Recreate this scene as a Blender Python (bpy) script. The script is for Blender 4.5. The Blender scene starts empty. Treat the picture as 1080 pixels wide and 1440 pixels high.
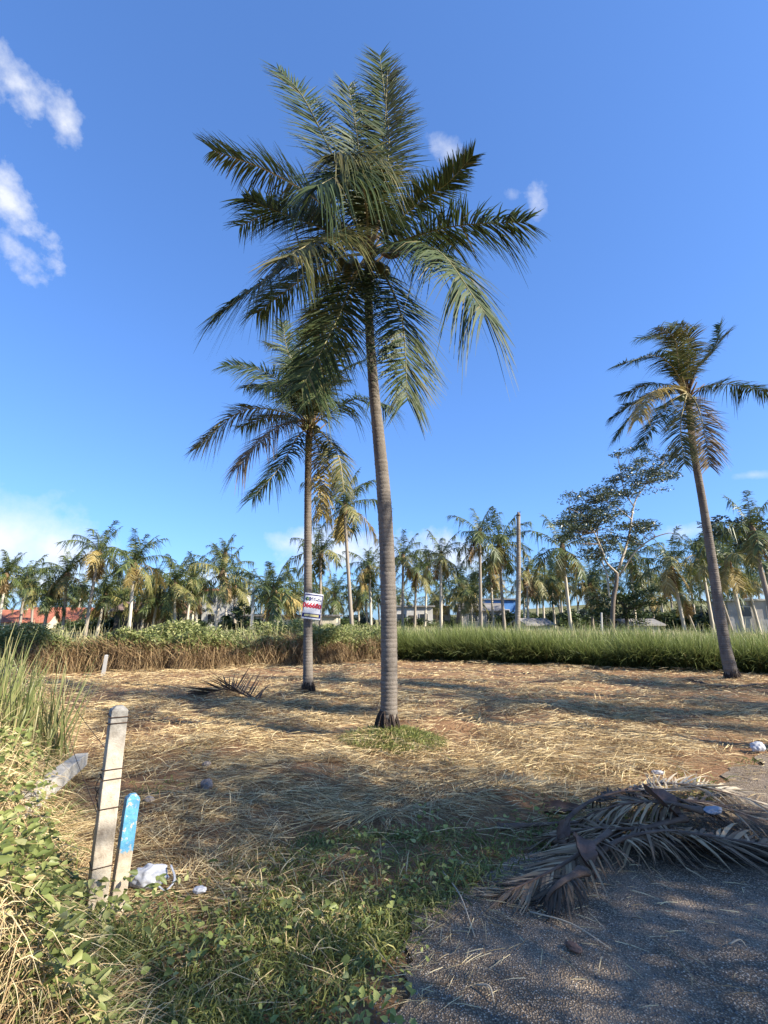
import bpy, bmesh, math, random
import numpy as np
from mathutils import Vector, Matrix
R = math.radians
random.seed(7); rng = np.random.default_rng(11)
scene = bpy.context.scene
COL = scene.collection

# ------------------------------------------------------------------ camera, sky, sun, exposure
F_PX, HORIZON, CAM_H = 700.0, 872.0, 1.5
PITCH = math.atan((HORIZON - 720) / F_PX)
cam_d = bpy.data.cameras.new('camera'); cam = bpy.data.objects.new('camera', cam_d); COL.objects.link(cam)
cam_d.sensor_fit = 'VERTICAL'; cam_d.sensor_height = 24.0; cam_d.lens = F_PX / 1440 * 24
cam_d.clip_start = 0.05; cam_d.clip_end = 3000
cam.location = (0, 0, CAM_H); cam.rotation_euler = (math.pi / 2 + PITCH, 0, 0)
scene.camera = cam

SUN_AZ, SUN_EL = 113.0, 32.0            # degrees clockwise from +Y (view direction), above the horizon
SH = Vector((math.sin(R(SUN_AZ)), math.cos(R(SUN_AZ)), 0))
sun_d = bpy.data.lights.new('sun', 'SUN'); sun = bpy.data.objects.new('sun', sun_d); COL.objects.link(sun)
sun_d.energy = 5.0; sun_d.angle = R(0.5); sun_d.color = (1.0, 0.92, 0.78)
sd = Vector((SH.x * math.cos(R(SUN_EL)), SH.y * math.cos(R(SUN_EL)), math.sin(R(SUN_EL))))
sun.rotation_euler = sd.to_track_quat('Z', 'Y').to_euler(); sun.location = sd * 60

def ray(px, py):
    u, v = (px - 540) / F_PX, (720 - py) / F_PX
    return Vector((u, math.cos(PITCH) - v * math.sin(PITCH), math.sin(PITCH) + v * math.cos(PITCH)))
def at(px, py, Y):
    r = ray(px, py); return Vector((0, 0, CAM_H)) + r * (Y / r.y)
def G(px, py, z=0.0):
    r = ray(px, py); return Vector((0, 0, CAM_H)) + r * ((z - CAM_H) / r.z)

world = bpy.data.worlds.new('World'); scene.world = world; world.use_nodes = True
wt = world.node_tree; wt.nodes.clear()
def wn(t, **k):
    n = wt.nodes.new(t)
    for a, b in k.items(): setattr(n, a, b)
    return n
def wmath(op, a, b=None, c=None, clamp=False):
    n = wn('ShaderNodeMath', operation=op, use_clamp=clamp)
    for i, x in enumerate((a, b, c)):
        if x is None: continue
        if isinstance(x, (int, float)): n.inputs[i].default_value = x
        else: wt.links.new(x, n.inputs[i])
    return n.outputs[0]
sky = wn('ShaderNodeTexSky', sky_type='NISHITA', sun_disc=False)
sky.sun_elevation = R(SUN_EL); sky.sun_rotation = R(SUN_AZ); sky.altitude = 0
sky.air_density = 1.0; sky.dust_density = 0.6; sky.ozone_density = 2.5
gm = wn('ShaderNodeGamma'); gm.inputs['Gamma'].default_value = 0.7; wt.links.new(sky.outputs[0], gm.inputs['Color'])   # soften the contrast between zenith and horizon
hs = wn('ShaderNodeMix', data_type='RGBA', blend_type='MULTIPLY'); hs.inputs[0].default_value = 1.0; hs.inputs[7].default_value = (0.455, 0.74, 1.24, 1)
wt.links.new(gm.outputs[0], hs.inputs[6])
tc = wn('ShaderNodeTexCoord'); D = tc.outputs['Generated']
def cloud_noise(scale, detail, rough):
    n = wn('ShaderNodeTexNoise'); n.inputs['Scale'].default_value = scale
    n.inputs['Detail'].default_value = detail; n.inputs['Roughness'].default_value = rough
    wt.links.new(D, n.inputs['Vector']); return n.outputs['Fac']
nz1, nz2 = cloud_noise(9, 8, 0.6), cloud_noise(26, 7, 0.62)
nz = wmath('ADD', wmath('MULTIPLY', nz1, 0.62), wmath('MULTIPLY', nz2, 0.38))
def dot(vec):
    n = wn('ShaderNodeVectorMath', operation='DOT_PRODUCT'); wt.links.new(D, n.inputs[0]); n.inputs[1].default_value = vec
    return n.outputs['Value']
def cloud(px, py, ax, ay, rot, gain, rag=3.2):       # an elliptical cloud in a fixed sky direction, half-axes in px
    c = ray(px, py).normalized()
    e1 = c.cross(Vector((0, 0, 1))).normalized(); e2 = e1.cross(c).normalized()
    a = R(rot); f1 = e1 * math.cos(a) + e2 * math.sin(a); f2 = -e1 * math.sin(a) + e2 * math.cos(a)
    k = ray(px, py).length * F_PX
    u = wmath('MULTIPLY', dot(f1), k / ax); w = wmath('MULTIPLY', dot(f2), k / ay)
    r = wmath('SQRT', wmath('ADD', wmath('MULTIPLY', u, u), wmath('MULTIPLY', w, w)))
    front = wmath('GREATER_THAN', dot(c), 0.3)
    m = wmath('ADD', wmath('SUBTRACT', 0.75, r), wmath('MULTIPLY', wmath('SUBTRACT', nz, 0.5), rag))
    return wmath('MULTIPLY', wmath('MULTIPLY', wmath('SMOOTH_MIN', wmath('MULTIPLY', m, 1.15, clamp=True), 1.0, 0.1, clamp=True), gain), front)
masks = [cloud(28, 120, 84, 44, -35, 0.9, 3.6), cloud(90, 172, 58, 42, -55, 0.92, 3.2), cloud(15, 285, 92, 36, -38, 0.85, 4.0), cloud(18, 352, 56, 34, -40, 0.8, 3.6),
         cloud(632, 214, 36, 22, -50, 0.42, 4.5), cloud(752, 284, 24, 30, 10, 0.5, 4.5), cloud(720, 272, 22, 14, -30, 0.3, 4.5),
         cloud(0, 762, 175, 118, -8, 1.0, 1.3), cloud(80, 778, 125, 86, -32, 1.0, 1.6), cloud(60, 820, 120, 40, 0, 0.9, 2.0),
         cloud(490, 778, 150, 46, -4, 0.85, 2.6), cloud(400, 765, 55, 22, -15, 0.5), cloud(625, 785, 120, 44, 0, 0.8, 2.6), cloud(1060, 668, 40, 10, -8, 0.4),
         cloud(960, 748, 60, 18, 0, 0.45), cloud(280, 810, 90, 26, 0, 0.7, 2.6)]
# ordinary fair-weather cloud low on the horizon all the way round
sep = wn('ShaderNodeSeparateXYZ'); wt.links.new(D, sep.inputs[0]); zz = sep.outputs['Z']
band = wmath('MULTIPLY', wmath('SUBTRACT', 0.11, zz), 9.0, clamp=True)
masks.append(wmath('MULTIPLY', wmath('MULTIPLY', wmath('SUBTRACT', nz, 0.47), 6.0, clamp=True), wmath('MULTIPLY', band, 0.5)))
m = masks[0]
for q in masks[1:]: m = wmath('MAXIMUM', m, q)
mix = wn('ShaderNodeMix', data_type='RGBA'); wt.links.new(m, mix.inputs[0]); wt.links.new(hs.outputs[2], mix.inputs[6])
mix.inputs[7].default_value = (3.2, 3.25, 3.35, 1)
bg = wn('ShaderNodeBackground'); bg.inputs['Strength'].default_value = 0.15
wo = wn('ShaderNodeOutputWorld'); wt.links.new(mix.outputs[2], bg.inputs[0]); wt.links.new(bg.outputs[0], wo.inputs[0])
vs = scene.view_settings; vs.view_transform = 'Standard'; vs.look = 'None'; vs.exposure = 1.2; vs.gamma = 1.0; vs.use_curve_mapping = False
scene.cycles.max_bounces = 6; scene.cycles.transparent_max_bounces = 6; scene.cycles.use_denoising = True

# ------------------------------------------------------------------ materials
def new_mat(name):
    m = bpy.data.materials.new(name); m.use_nodes = True
    nt = m.node_tree; b = nt.nodes['Principled BSDF']; return m, nt, b
def ramp(nt, fac, stops):
    r = nt.nodes.new('ShaderNodeValToRGB'); e = r.color_ramp.elements
    while len(e) < len(stops): e.new(0.5)
    for k, (p, c) in enumerate(stops): e[k].position = p; e[k].color = (*c, 1)
    nt.links.new(fac, r.inputs[0]); return r.outputs[0]
def noise(nt, scale, detail=5, rough=0.6, coord='Object', stretch=None):
    t = nt.nodes.new('ShaderNodeTexCoord'); n = nt.nodes.new('ShaderNodeTexNoise')
    n.inputs['Scale'].default_value = scale; n.inputs['Detail'].default_value = detail; n.inputs['Roughness'].default_value = rough
    if stretch:
        mp = nt.nodes.new('ShaderNodeMapping'); mp.inputs['Scale'].default_value = stretch
        nt.links.new(t.outputs[coord], mp.inputs[0]); nt.links.new(mp.outputs[0], n.inputs['Vector'])
    else: nt.links.new(t.outputs[coord], n.inputs['Vector'])
    return n.outputs['Fac']
def mixc(nt, fac, a, b, mode='MIX'):
    n = nt.nodes.new('ShaderNodeMix'); n.data_type = 'RGBA'; n.blend_type = mode
    for i, x in ((0, fac), (6, a), (7, b)):
        if isinstance(x, (int, float)): n.inputs[i].default_value = x
        elif isinstance(x, tuple): n.inputs[i].default_value = (*x, 1)
        else: nt.links.new(x, n.inputs[i])
    return n.outputs[2]
def bump(nt, b, h, strength, dist):
    n = nt.nodes.new('ShaderNodeBump'); n.inputs['Strength'].default_value = strength; n.inputs['Distance'].default_value = dist
    nt.links.new(h, n.inputs['Height']); nt.links.new(n.outputs[0], b.inputs['Normal'])
def leaf_mat(name, stops, rough=0.45, trans=0.3, tip=None, spec=0.4, tipmin=0.3):
    """foliage: each leaf picks its own tone; optional colour towards the blade tip ('t' attribute)"""
    m, nt, b = new_mat(name)
    g = nt.nodes.new('ShaderNodeNewGeometry')
    c = ramp(nt, g.outputs['Random Per Island'], stops)
    if tip:
        a = nt.nodes.new('ShaderNodeAttribute'); a.attribute_name = 't'
        mr = nt.nodes.new('ShaderNodeMapRange'); mr.inputs['From Min'].default_value = tipmin; nt.links.new(a.outputs['Fac'], mr.inputs['Value'])
        c = mixc(nt, mr.outputs[0], c, tip)
    b.inputs['Roughness'].default_value = rough; b.inputs['Specular IOR Level'].default_value = spec
    nt.links.new(c, b.inputs['Base Color'])
    if trans:
        tr = nt.nodes.new('ShaderNodeBsdfTranslucent'); nt.links.new(c, tr.inputs[0])
        ms = nt.nodes.new('ShaderNodeMixShader'); ms.inputs[0].default_value = trans
        nt.links.new(b.outputs[0], ms.inputs[1]); nt.links.new(tr.outputs[0], ms.inputs[2])
        nt.links.new(ms.outputs[0], nt.nodes['Material Output'].inputs[0])
    return m
def solid(name, c1, c2, scale=8, rough=0.85, bumps=0.4, bscale=40, bdist=0.01, stretch=None, spec=0.3):
    m, nt, b = new_mat(name)
    nt.links.new(ramp(nt, noise(nt, scale, stretch=stretch), [(0.32, c1), (0.68, c2)]), b.inputs['Base Color'])
    b.inputs['Roughness'].default_value = rough; b.inputs['Specular IOR Level'].default_value = spec
    if bumps: bump(nt, b, noise(nt, bscale, 4), bumps, bdist)
    return m
M = {}
M['frond'] = leaf_mat('palm_leaf_green', [(0, (0.030, 0.048, 0.017)), (0.5, (0.050, 0.078, 0.025)), (0.9, (0.080, 0.105, 0.034)), (1, (0.17, 0.14, 0.055))], 0.55, 0.22, spec=0.3)
M['frond_olive'] = leaf_mat('palm_leaf_olive', [(0, (0.058, 0.072, 0.024)), (0.6, (0.10, 0.108, 0.036)), (1, (0.20, 0.17, 0.065))], 0.5, 0.25)
M['frond_yellow'] = leaf_mat('palm_leaf_yellow', [(0, (0.26, 0.19, 0.05)), (0.6, (0.42, 0.31, 0.09)), (1, (0.46, 0.38, 0.17))], 0.55, 0.3)
M['frond_brown'] = leaf_mat('palm_leaf_dry', [(0, (0.10, 0.07, 0.035)), (0.6, (0.20, 0.14, 0.07)), (1, (0.33, 0.25, 0.14))], 0.7, 0.18)
M['bg_green'] = leaf_mat('far_palm_green', [(0, (0.055, 0.076, 0.022)), (0.5, (0.086, 0.115, 0.032)), (1, (0.20, 0.21, 0.065))], 0.45, 0.25)
M['bg_olive'] = leaf_mat('far_palm_olive', [(0, (0.12, 0.13, 0.038)), (0.6, (0.22, 0.205, 0.064)), (1, (0.38, 0.31, 0.115))], 0.5, 0.25)
M['bg_yellow'] = leaf_mat('far_palm_yellow', [(0, (0.27, 0.20, 0.06)), (0.6, (0.42, 0.31, 0.10)), (1, (0.46, 0.38, 0.18))], 0.55, 0.25)
M['bg_brown'] = leaf_mat('far_palm_dry', [(0, (0.16, 0.10, 0.045)), (0.6, (0.28, 0.18, 0.08)), (1, (0.40, 0.29, 0.15))], 0.7, 0.18)
M['grey_frond'] = leaf_mat('fallen_leaf_grey', [(0, (0.11, 0.066, 0.036)), (0.5, (0.27, 0.17, 0.092)), (1, (0.52, 0.37, 0.21))], 0.75, 0.1)
M['pale_frond'] = leaf_mat('fallen_leaf_pale', [(0, (0.30, 0.24, 0.16)), (1, (0.58, 0.49, 0.35))], 0.7, 0.15)
M['black_frond'] = leaf_mat('fallen_leaf_black', [(0, (0.03, 0.022, 0.015)), (1, (0.10, 0.072, 0.048))], 0.8, 0.05)
M['rachis'] = solid('leaf_stalk', (0.16, 0.15, 0.06), (0.25, 0.23, 0.10), 6, 0.5, 0.2)
M['rachis_pale'] = solid('leaf_stalk_pale', (0.26, 0.22, 0.10), (0.40, 0.33, 0.17), 6, 0.55, 0.2)
M['rachis_dead'] = solid('leaf_stalk_dead', (0.085, 0.05, 0.032), (0.19, 0.12, 0.078), 9, 0.7, 0.5, 60)
M['sheath'] = solid('leaf_sheath_brown', (0.10, 0.055, 0.035), (0.22, 0.13, 0.09), 5, 0.65, 0.6, 40, 0.01, (1, 1, 0.2))
M['fibre'] = solid('crown_fibre', (0.09, 0.055, 0.028), (0.26, 0.17, 0.09), 14, 0.9, 0.8, 60, 0.02)
M['coconut'] = solid('coconut_husk', (0.055, 0.075, 0.02), (0.10, 0.095, 0.03), 5, 0.5, 0.1)
M['husk'] = solid('old_husk', (0.14, 0.12, 0.11), (0.28, 0.25, 0.23), 10, 0.9, 0.6)
def trunk_mat(name, a, b_, dark):
    m, nt, b = new_mat(name)
    c = ramp(nt, noise(nt, 5, 6, 0.65, stretch=(1, 1, 0.6)), [(0.28, a), (0.7, b_)])
    blot = ramp(nt, noise(nt, 2.2, 5, 0.7, stretch=(2, 2, 0.7)), [(0.52, (0, 0, 0)), (0.66, (1, 1, 1))])
    c = mixc(nt, blot, c, dark)
    fine = noise(nt, 60, 4, 0.7, stretch=(1, 1, 2.2))
    c = mixc(nt, 0.35, c, ramp(nt, fine, [(0.3, (0.07, 0.058, 0.05)), (0.7, (0.36, 0.325, 0.28))]))
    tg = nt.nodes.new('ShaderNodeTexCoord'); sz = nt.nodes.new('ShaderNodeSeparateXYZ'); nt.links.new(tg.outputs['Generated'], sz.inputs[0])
    crown_shade = ramp(nt, sz.outputs['Z'], [(0.68, (0, 0, 0)), (0.82, (0.8, 0.8, 0.8))]); c = mixc(nt, crown_shade, c, (0.06, 0.043, 0.032))      # the crown's shade painted into the upper trunk, along with darker brown fibre
    nt.links.new(c, b.inputs['Base Color']); b.inputs['Roughness'].default_value = 0.88; b.inputs['Specular IOR Level'].default_value = 0.2
    bump(nt, b, fine, 0.7, 0.012); return m
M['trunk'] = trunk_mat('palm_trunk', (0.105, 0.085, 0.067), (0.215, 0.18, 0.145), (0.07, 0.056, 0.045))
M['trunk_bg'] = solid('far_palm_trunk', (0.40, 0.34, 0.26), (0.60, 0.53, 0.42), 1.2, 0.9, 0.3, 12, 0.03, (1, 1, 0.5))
M['trunk_dark'] = solid('dark_palm_trunk', (0.20, 0.165, 0.13), (0.34, 0.29, 0.23), 1.2, 0.9, 0.3, 12, 0.03)  # darker bark tone for some far trunks and the dead stem
M['root'] = solid('palm_roots', (0.03, 0.022, 0.018), (0.085, 0.06, 0.045), 14, 0.95, 1.0, 40, 0.03)
M['bark_pale'] = solid('pale_bark', (0.34, 0.29, 0.22), (0.52, 0.45, 0.35), 6, 0.85, 0.3)
M['bark_dark'] = solid('dark_bark', (0.12, 0.09, 0.07), (0.21, 0.17, 0.13), 6, 0.9, 0.6)
M['tree_leaf'] = leaf_mat('tree_leaf', [(0, (0.038, 0.058, 0.028)), (0.6, (0.068, 0.092, 0.042)), (1, (0.13, 0.145, 0.07))], 0.4, 0.2, spec=0.6)
M['dark_leaf'] = leaf_mat('dark_tree_leaf', [(0, (0.018, 0.03, 0.02)), (1, (0.045, 0.062, 0.036))], 0.45, 0.15, spec=0.5)
M['bush_leaf'] = leaf_mat('bush_leaf', [(0, (0.035, 0.055, 0.018)), (0.6, (0.06, 0.09, 0.026)), (1, (0.12, 0.15, 0.05))], 0.5, 0.2)
M['vine_leaf'] = leaf_mat('vine_leaf', [(0, (0.11, 0.14, 0.04)), (0.6, (0.24, 0.27, 0.085)), (1, (0.44, 0.42, 0.18))], 0.5, 0.3)
M['dry_stalk'] = leaf_mat('dry_stalks', [(0, (0.10, 0.06, 0.03)), (0.5, (0.24, 0.155, 0.075)), (1, (0.42, 0.30, 0.15))], 0.8, 0.15)
M['tall_grass'] = leaf_mat('tall_grass', [(0, (0.045, 0.065, 0.018)), (0.55, (0.08, 0.11, 0.03)), (0.9, (0.13, 0.15, 0.045)), (1, (0.28, 0.22, 0.09))], 0.5, 0.3, tip=(0.28, 0.33, 0.095), tipmin=0.5)
M['meadow'] = leaf_mat('meadow_grass', [(0, (0.14, 0.15, 0.05)), (0.5, (0.26, 0.25, 0.10)), (1, (0.42, 0.37, 0.18))], 0.6, 0.25, tip=(0.50, 0.45, 0.24))
M['straw'] = leaf_mat('cut_straw', [(0, (0.14, 0.085, 0.042)), (0.25, (0.32, 0.21, 0.10)), (0.6, (0.58, 0.44, 0.225)), (1, (0.78, 0.64, 0.37))], 0.65, 0.12, spec=0.3)
M['weed_leaf'] = leaf_mat('weed_leaf', [(0, (0.13, 0.17, 0.045)), (0.6, (0.26, 0.29, 0.09)), (1, (0.46, 0.45, 0.19))], 0.45, 0.35)
M['low_leaf'] = leaf_mat('low_leaf', [(0, (0.17, 0.21, 0.05)), (0.6, (0.31, 0.35, 0.09)), (1, (0.48, 0.46, 0.17))], 0.45, 0.3)
M['lawn'] = leaf_mat('verge_grass', [(0, (0.11, 0.13, 0.032)), (0.6, (0.21, 0.235, 0.06)), (0.9, (0.34, 0.33, 0.10)), (1, (0.50, 0.38, 0.19))], 0.5, 0.3)
M['reed'] = leaf_mat('reed_leaf', [(0, (0.14, 0.17, 0.055)), (0.6, (0.25, 0.265, 0.095)), (1, (0.46, 0.38, 0.19))], 0.45, 0.3)

# ground: soil with straw dust, greener beyond the field
m, nt, b = new_mat('field_soil'); M['soil'] = m
c = ramp(nt, noise(nt, 1.3, 8, 0.65), [(0.3, (0.20, 0.095, 0.052)), (0.5, (0.31, 0.17, 0.085)), (0.7, (0.45, 0.30, 0.15))])
c = mixc(nt, 0.55, c, ramp(nt, noise(nt, 38, 6, 0.75, stretch=(0.5, 1.6, 1)), [(0.3, (0.10, 0.052, 0.028)), (0.55, (0.30, 0.18, 0.095)), (0.75, (0.58, 0.43, 0.24))]))
sx = nt.nodes.new('ShaderNodeSeparateXYZ'); t_ = nt.nodes.new('ShaderNodeTexCoord'); nt.links.new(t_.outputs['Object'], sx.inputs[0])
mr = nt.nodes.new('ShaderNodeMapRange'); mr.inputs['From Min'].default_value = 20; mr.inputs['From Max'].default_value = 26; nt.links.new(sx.outputs['Y'], mr.inputs['Value'])
c = mixc(nt, mr.outputs[0], c, ramp(nt, noise(nt, 0.35, 6), [(0.35, (0.10, 0.11, 0.04)), (0.65, (0.24, 0.21, 0.09))]))
nt.links.new(c, b.inputs['Base Color']); b.inputs['Roughness'].default_value = 0.95; b.inputs['Specular IOR Level'].default_value = 0.15
bump(nt, b, noise(nt, 45, 8, 0.75), 1.0, 0.03)
# chip-seal asphalt
m, nt, b = new_mat('chip_asphalt'); M['asphalt'] = m
t_ = nt.nodes.new('ShaderNodeTexCoord'); vo = nt.nodes.new('ShaderNodeTexVoronoi'); vo.inputs['Scale'].default_value = 105
nt.links.new(t_.outputs['Object'], vo.inputs['Vector'])
vcol = nt.nodes.new('ShaderNodeSeparateColor'); nt.links.new(vo.outputs['Color'], vcol.inputs[0])
stone = ramp(nt, vcol.outputs[0], [(0, (0.17, 0.125, 0.08)), (0.5, (0.34, 0.255, 0.165)), (0.88, (0.50, 0.39, 0.265)), (1, (0.74, 0.61, 0.45))])
edge = ramp(nt, vo.outputs['Distance'], [(0.25, (1, 1, 1)), (0.62, (0, 0, 0))])
c = mixc(nt, edge, (0.10, 0.07, 0.042), stone)
dust = ramp(nt, noise(nt, 1.6, 7, 0.65), [(0.46, (0, 0, 0)), (0.72, (0.6, 0.6, 0.6))])
c = mixc(nt, dust, c, (0.36, 0.28, 0.20))
nt.links.new(c, b.inputs['Base Color']); b.inputs['Roughness'].default_value = 0.75; b.inputs['Specular IOR Level'].default_value = 0.35
bump(nt, b, edge, 0.8, 0.006)

# ------------------------------------------------------------------ mesh helpers
def mesh_np(name, V, Fq, mat, t=None, smooth=False):
    me = bpy.data.meshes.new(name); V = np.asarray(V, np.float32); Fq = np.asarray(Fq, np.int32); k = Fq.shape[1]
    me.vertices.add(len(V)); me.vertices.foreach_set('co', V.ravel())
    me.loops.add(Fq.size); me.loops.foreach_set('vertex_index', Fq.ravel())
    me.polygons.add(len(Fq)); me.polygons.foreach_set('loop_start', np.arange(0, Fq.size, k, dtype=np.int32))
    me.polygons.foreach_set('loop_total', np.full(len(Fq), k, np.int32))
    if smooth: me.polygons.foreach_set('use_smooth', np.ones(len(Fq), bool))
    if t is not None:
        a = me.attributes.new('t', 'FLOAT', 'POINT'); a.data.foreach_set('value', np.asarray(t, np.float32))
    me.update(calc_edges=True); me.materials.append(mat); return me
def put(name, me, parent=None, loc=None, rot=None, scale=None):
    o = bpy.data.objects.new(name, me); COL.objects.link(o)
    if parent is not None: o.parent = parent
    if loc is not None: o.location = loc
    if rot is not None: o.rotation_euler = rot
    if scale is not None: o.scale = scale
    return o
def tag(o, label=None, cat=None, group=None, kind=None):
    if label: o['label'] = label
    if cat: o['category'] = cat
    if group: o['group'] = group
    if kind: o['kind'] = kind
    return o
def thing(name, label, cat, loc=(0, 0, 0), group=None, rot=(0, 0, 0)):
    o = put(name, None, None, loc, rot); o.empty_display_size = 0.1; return tag(o, label, cat, group)
def unit(a): return a / np.maximum(np.linalg.norm(a, axis=-1, keepdims=True), 1e-9)
def catmull(P, n):
    P = [Vector(p) for p in P]; P = [P[0] * 2 - P[1]] + P + [P[-1] * 2 - P[-2]]; out = []; m_ = len(P) - 3
    for i in range(n):
        s = i / (n - 1) * m_; k = min(int(s), m_ - 1); u = s - k; a, b_, c_, d = P[k:k + 4]
        out.append(0.5 * ((2 * b_) + (c_ - a) * u + (2 * a - 5 * b_ + 4 * c_ - d) * u * u + (3 * b_ - a - 3 * c_ + d) * u ** 3))
    return np.array([tuple(v) for v in out])
def tube_arr(P, rad, seg=8, flat=1.0, jitter=0.0):
    P = np.asarray(P, float); n = len(P); rad = np.broadcast_to(np.asarray(rad, float), (n,))
    T = unit(np.gradient(P, axis=0)); ref = np.array([0.0, 0, 1.0]) if abs(T[:, 2]).mean() < 0.8 else np.array([1.0, 0, 0])
    A = unit(np.cross(T, ref)); B = np.cross(A, T)
    an = np.arange(seg) / seg * 2 * math.pi
    rr = rad[:, None] * (1 + jitter * rng.uniform(-1, 1, (n, seg)))
    V = P[:, None] + rr[..., None] * (np.cos(an)[None, :, None] * A[:, None] + flat * np.sin(an)[None, :, None] * B[:, None])
    i = np.arange(n - 1)[:, None] * seg; j = np.arange(seg)[None]; j2 = (j + 1) % seg
    Fq = np.stack([i + j, i + j2, i + seg + j2, i + seg + j], -1).reshape(-1, 4)
    V = V.reshape(-1, 3); caps = []
    for k, base in ((0, 0), (1, (n - 1) * seg)):
        c_ = len(V); V = np.vstack([V, P[0 if k == 0 else -1]]); 
        for q in range(0, seg, 2):
            a_, b_, d_ = base + q, base + (q + 1) % seg, base + (q + 2) % seg
            caps.append([c_, d_, b_, a_] if k == 0 else [c_, a_, b_, d_])
    return V, np.vstack([Fq, np.array(caps)])
def join_arr(parts):
    V, Fq, o = [], [], 0
    for v, f in parts: V.append(v); Fq.append(np.asarray(f) + o); o += len(v)
    return np.vstack(V), np.vstack(Fq)
def blades(P, Dv, L, W, droop=0.2, segs=2, side=None, tipw=0.15):
    """N ribbons from P along Dv with gravity droop; returns V, F, t"""
    N = len(P); L = np.broadcast_to(L, (N,)); W = np.broadcast_to(W, (N,)); droop = np.broadcast_to(droop, (N,))
    Dv = unit(Dv)
    if side is None:
        side = unit(np.cross(Dv, unit(rng.normal(size=(N, 3)))))
    u = np.linspace(0, 1, segs + 1)
    C = P[:, None] + Dv[:, None] * (L[:, None] * u)[..., None]
    C[..., 2] -= (L * droop)[:, None] * u ** 2
    w = (W[:, None] * np.interp(u, [0, 0.35, 1], [0.7, 1, tipw])) * 0.5
    V = np.stack([C - side[:, None] * w[..., None], C + side[:, None] * w[..., None]], 2).reshape(-1, 3)
    b_ = np.arange(N)[:, None] * (2 * (segs + 1)) + np.arange(segs)[None] * 2
    Fq = np.stack([b_, b_ + 1, b_ + 3, b_ + 2], -1).reshape(-1, 4)
    return V, Fq, np.tile(np.repeat(u, 2), N)
def leaves(P, Dv, L, W, side=None, fold=0.15):
    """N folded leaves (a base, two shoulders, a tip): two triangles' worth of quad each"""
    N = len(P); L = np.broadcast_to(L, (N,)); W = np.broadcast_to(W, (N,)); Dv = unit(Dv)
    if side is None: side = unit(np.cross(Dv, unit(rng.normal(size=(N, 3)))))
    nrm = np.cross(side, Dv); mid = P + Dv * (L * 0.42)[:, None] + nrm * (L * fold)[:, None]
    s = side * (W * 0.5)[:, None]
    V = np.stack([P, mid - s, P + Dv * L[:, None], mid + s], 1).reshape(-1, 3)
    return V, (np.arange(N)[:, None] * 4 + np.arange(4)[None])
def leaves6(P, Dv, L, W, fold=0.12):
    """N rounded leaves folded along the midrib, six corners each"""
    N = len(P); L = np.broadcast_to(L, (N,)); W = np.broadcast_to(W, (N,)); Dv = unit(Dv)
    up = np.array([0, 0, 1.0]) + 0.55 * rng.normal(size=(N, 3)); side = unit(np.cross(Dv, up)); nrm = np.cross(side, Dv)
    pt = lambda f, w, n_: P + Dv * (L * f)[:, None] + side * (W * w)[:, None] + nrm * (L * n_)[:, None]
    V = np.stack([P, pt(0.22, -0.48, fold), pt(0.62, -0.36, fold * 0.7), pt(1.0, 0, -0.10), pt(0.62, 0.36, fold * 0.7), pt(0.22, 0.48, fold)], 1).reshape(-1, 3)
    b_ = np.arange(N)[:, None] * 6
    return V, np.concatenate([b_ + np.array([[0, 1, 2, 3]]), b_ + np.array([[0, 3, 4, 5]])])
def dirs(N, el_lo, el_hi):
    a = rng.uniform(0, 2 * math.pi, N); e = np.radians(rng.uniform(el_lo, el_hi, N))
    return np.stack([np.cos(e) * np.cos(a), np.cos(e) * np.sin(a), np.sin(e)], 1)
def vnoise(x, y, sc, seed=0):
    x = np.asarray(x, float) * sc + seed * 17.3; y = np.asarray(y, float) * sc - seed * 9.1
    xi, yi = np.floor(x), np.floor(y); fx, fy = x - xi, y - yi; fx = fx * fx * (3 - 2 * fx); fy = fy * fy * (3 - 2 * fy)
    h = lambda a, b_: np.modf(np.abs(np.sin(a * 127.1 + b_ * 311.7 + seed) * 43758.5453))[0]
    return (h(xi, yi) * (1 - fx) + h(xi + 1, yi) * fx) * (1 - fy) + (h(xi, yi + 1) * (1 - fx) + h(xi + 1, yi + 1) * fx) * fy
def sstep(a, b_, x): q = np.clip((x - a) / (b_ - a), 0, 1); return q * q * (3 - 2 * q)

# ------------------------------------------------------------------ the lie of the land
EDGE = np.array([(-5.0, -6.0), (-1.6, -1.5), (-0.75, 0.6), (-0.03, 2.24), (0.22, 2.94), (0.64, 3.37), (1.5, 3.85), (2.73, 4.7), (4.6, 6.4), (9, 9.4), (16, 12.5), (30, 16)])
def d_road(x, y):                     # > 0 on the asphalt, metres from its edge
    x = np.asarray(x, float); y = np.asarray(y, float); best = np.full(x.shape, 1e9); sg = np.zeros(x.shape)
    for (x0, y0), (x1, y1) in zip(EDGE[:-1], EDGE[1:]):
        dx, dy = x1 - x0, y1 - y0; L2 = dx * dx + dy * dy
        t = np.clip(((x - x0) * dx + (y - y0) * dy) / L2, 0, 1); ex, ey = x - x0 - t * dx, y - y0 - t * dy
        d = np.hypot(ex, ey); s = np.where((x - x0) * dy - (y - y0) * dx > 0, 1.0, -1.0)
        sg = np.where(d < best, s, sg); best = np.minimum(best, d)
    return best * sg
def d_left(x, y): return (np.asarray(x, float) + 1.0) * 0.83 + (np.asarray(y, float) - 2.2) * 0.56     # < 0 on the weed bank
def y_edge(x): return np.interp(x, [-16, -9.3, -4.5, 0, 0.6, 6.1, 9.4, 16], [13.0, 14.6, 16.6, 19.4, 20.2, 17.6, 15.4, 12.6])
PALM_A, PALM_B, PALM_C = G(545, 1047), G(433, 980), G(1031, 958)
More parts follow.
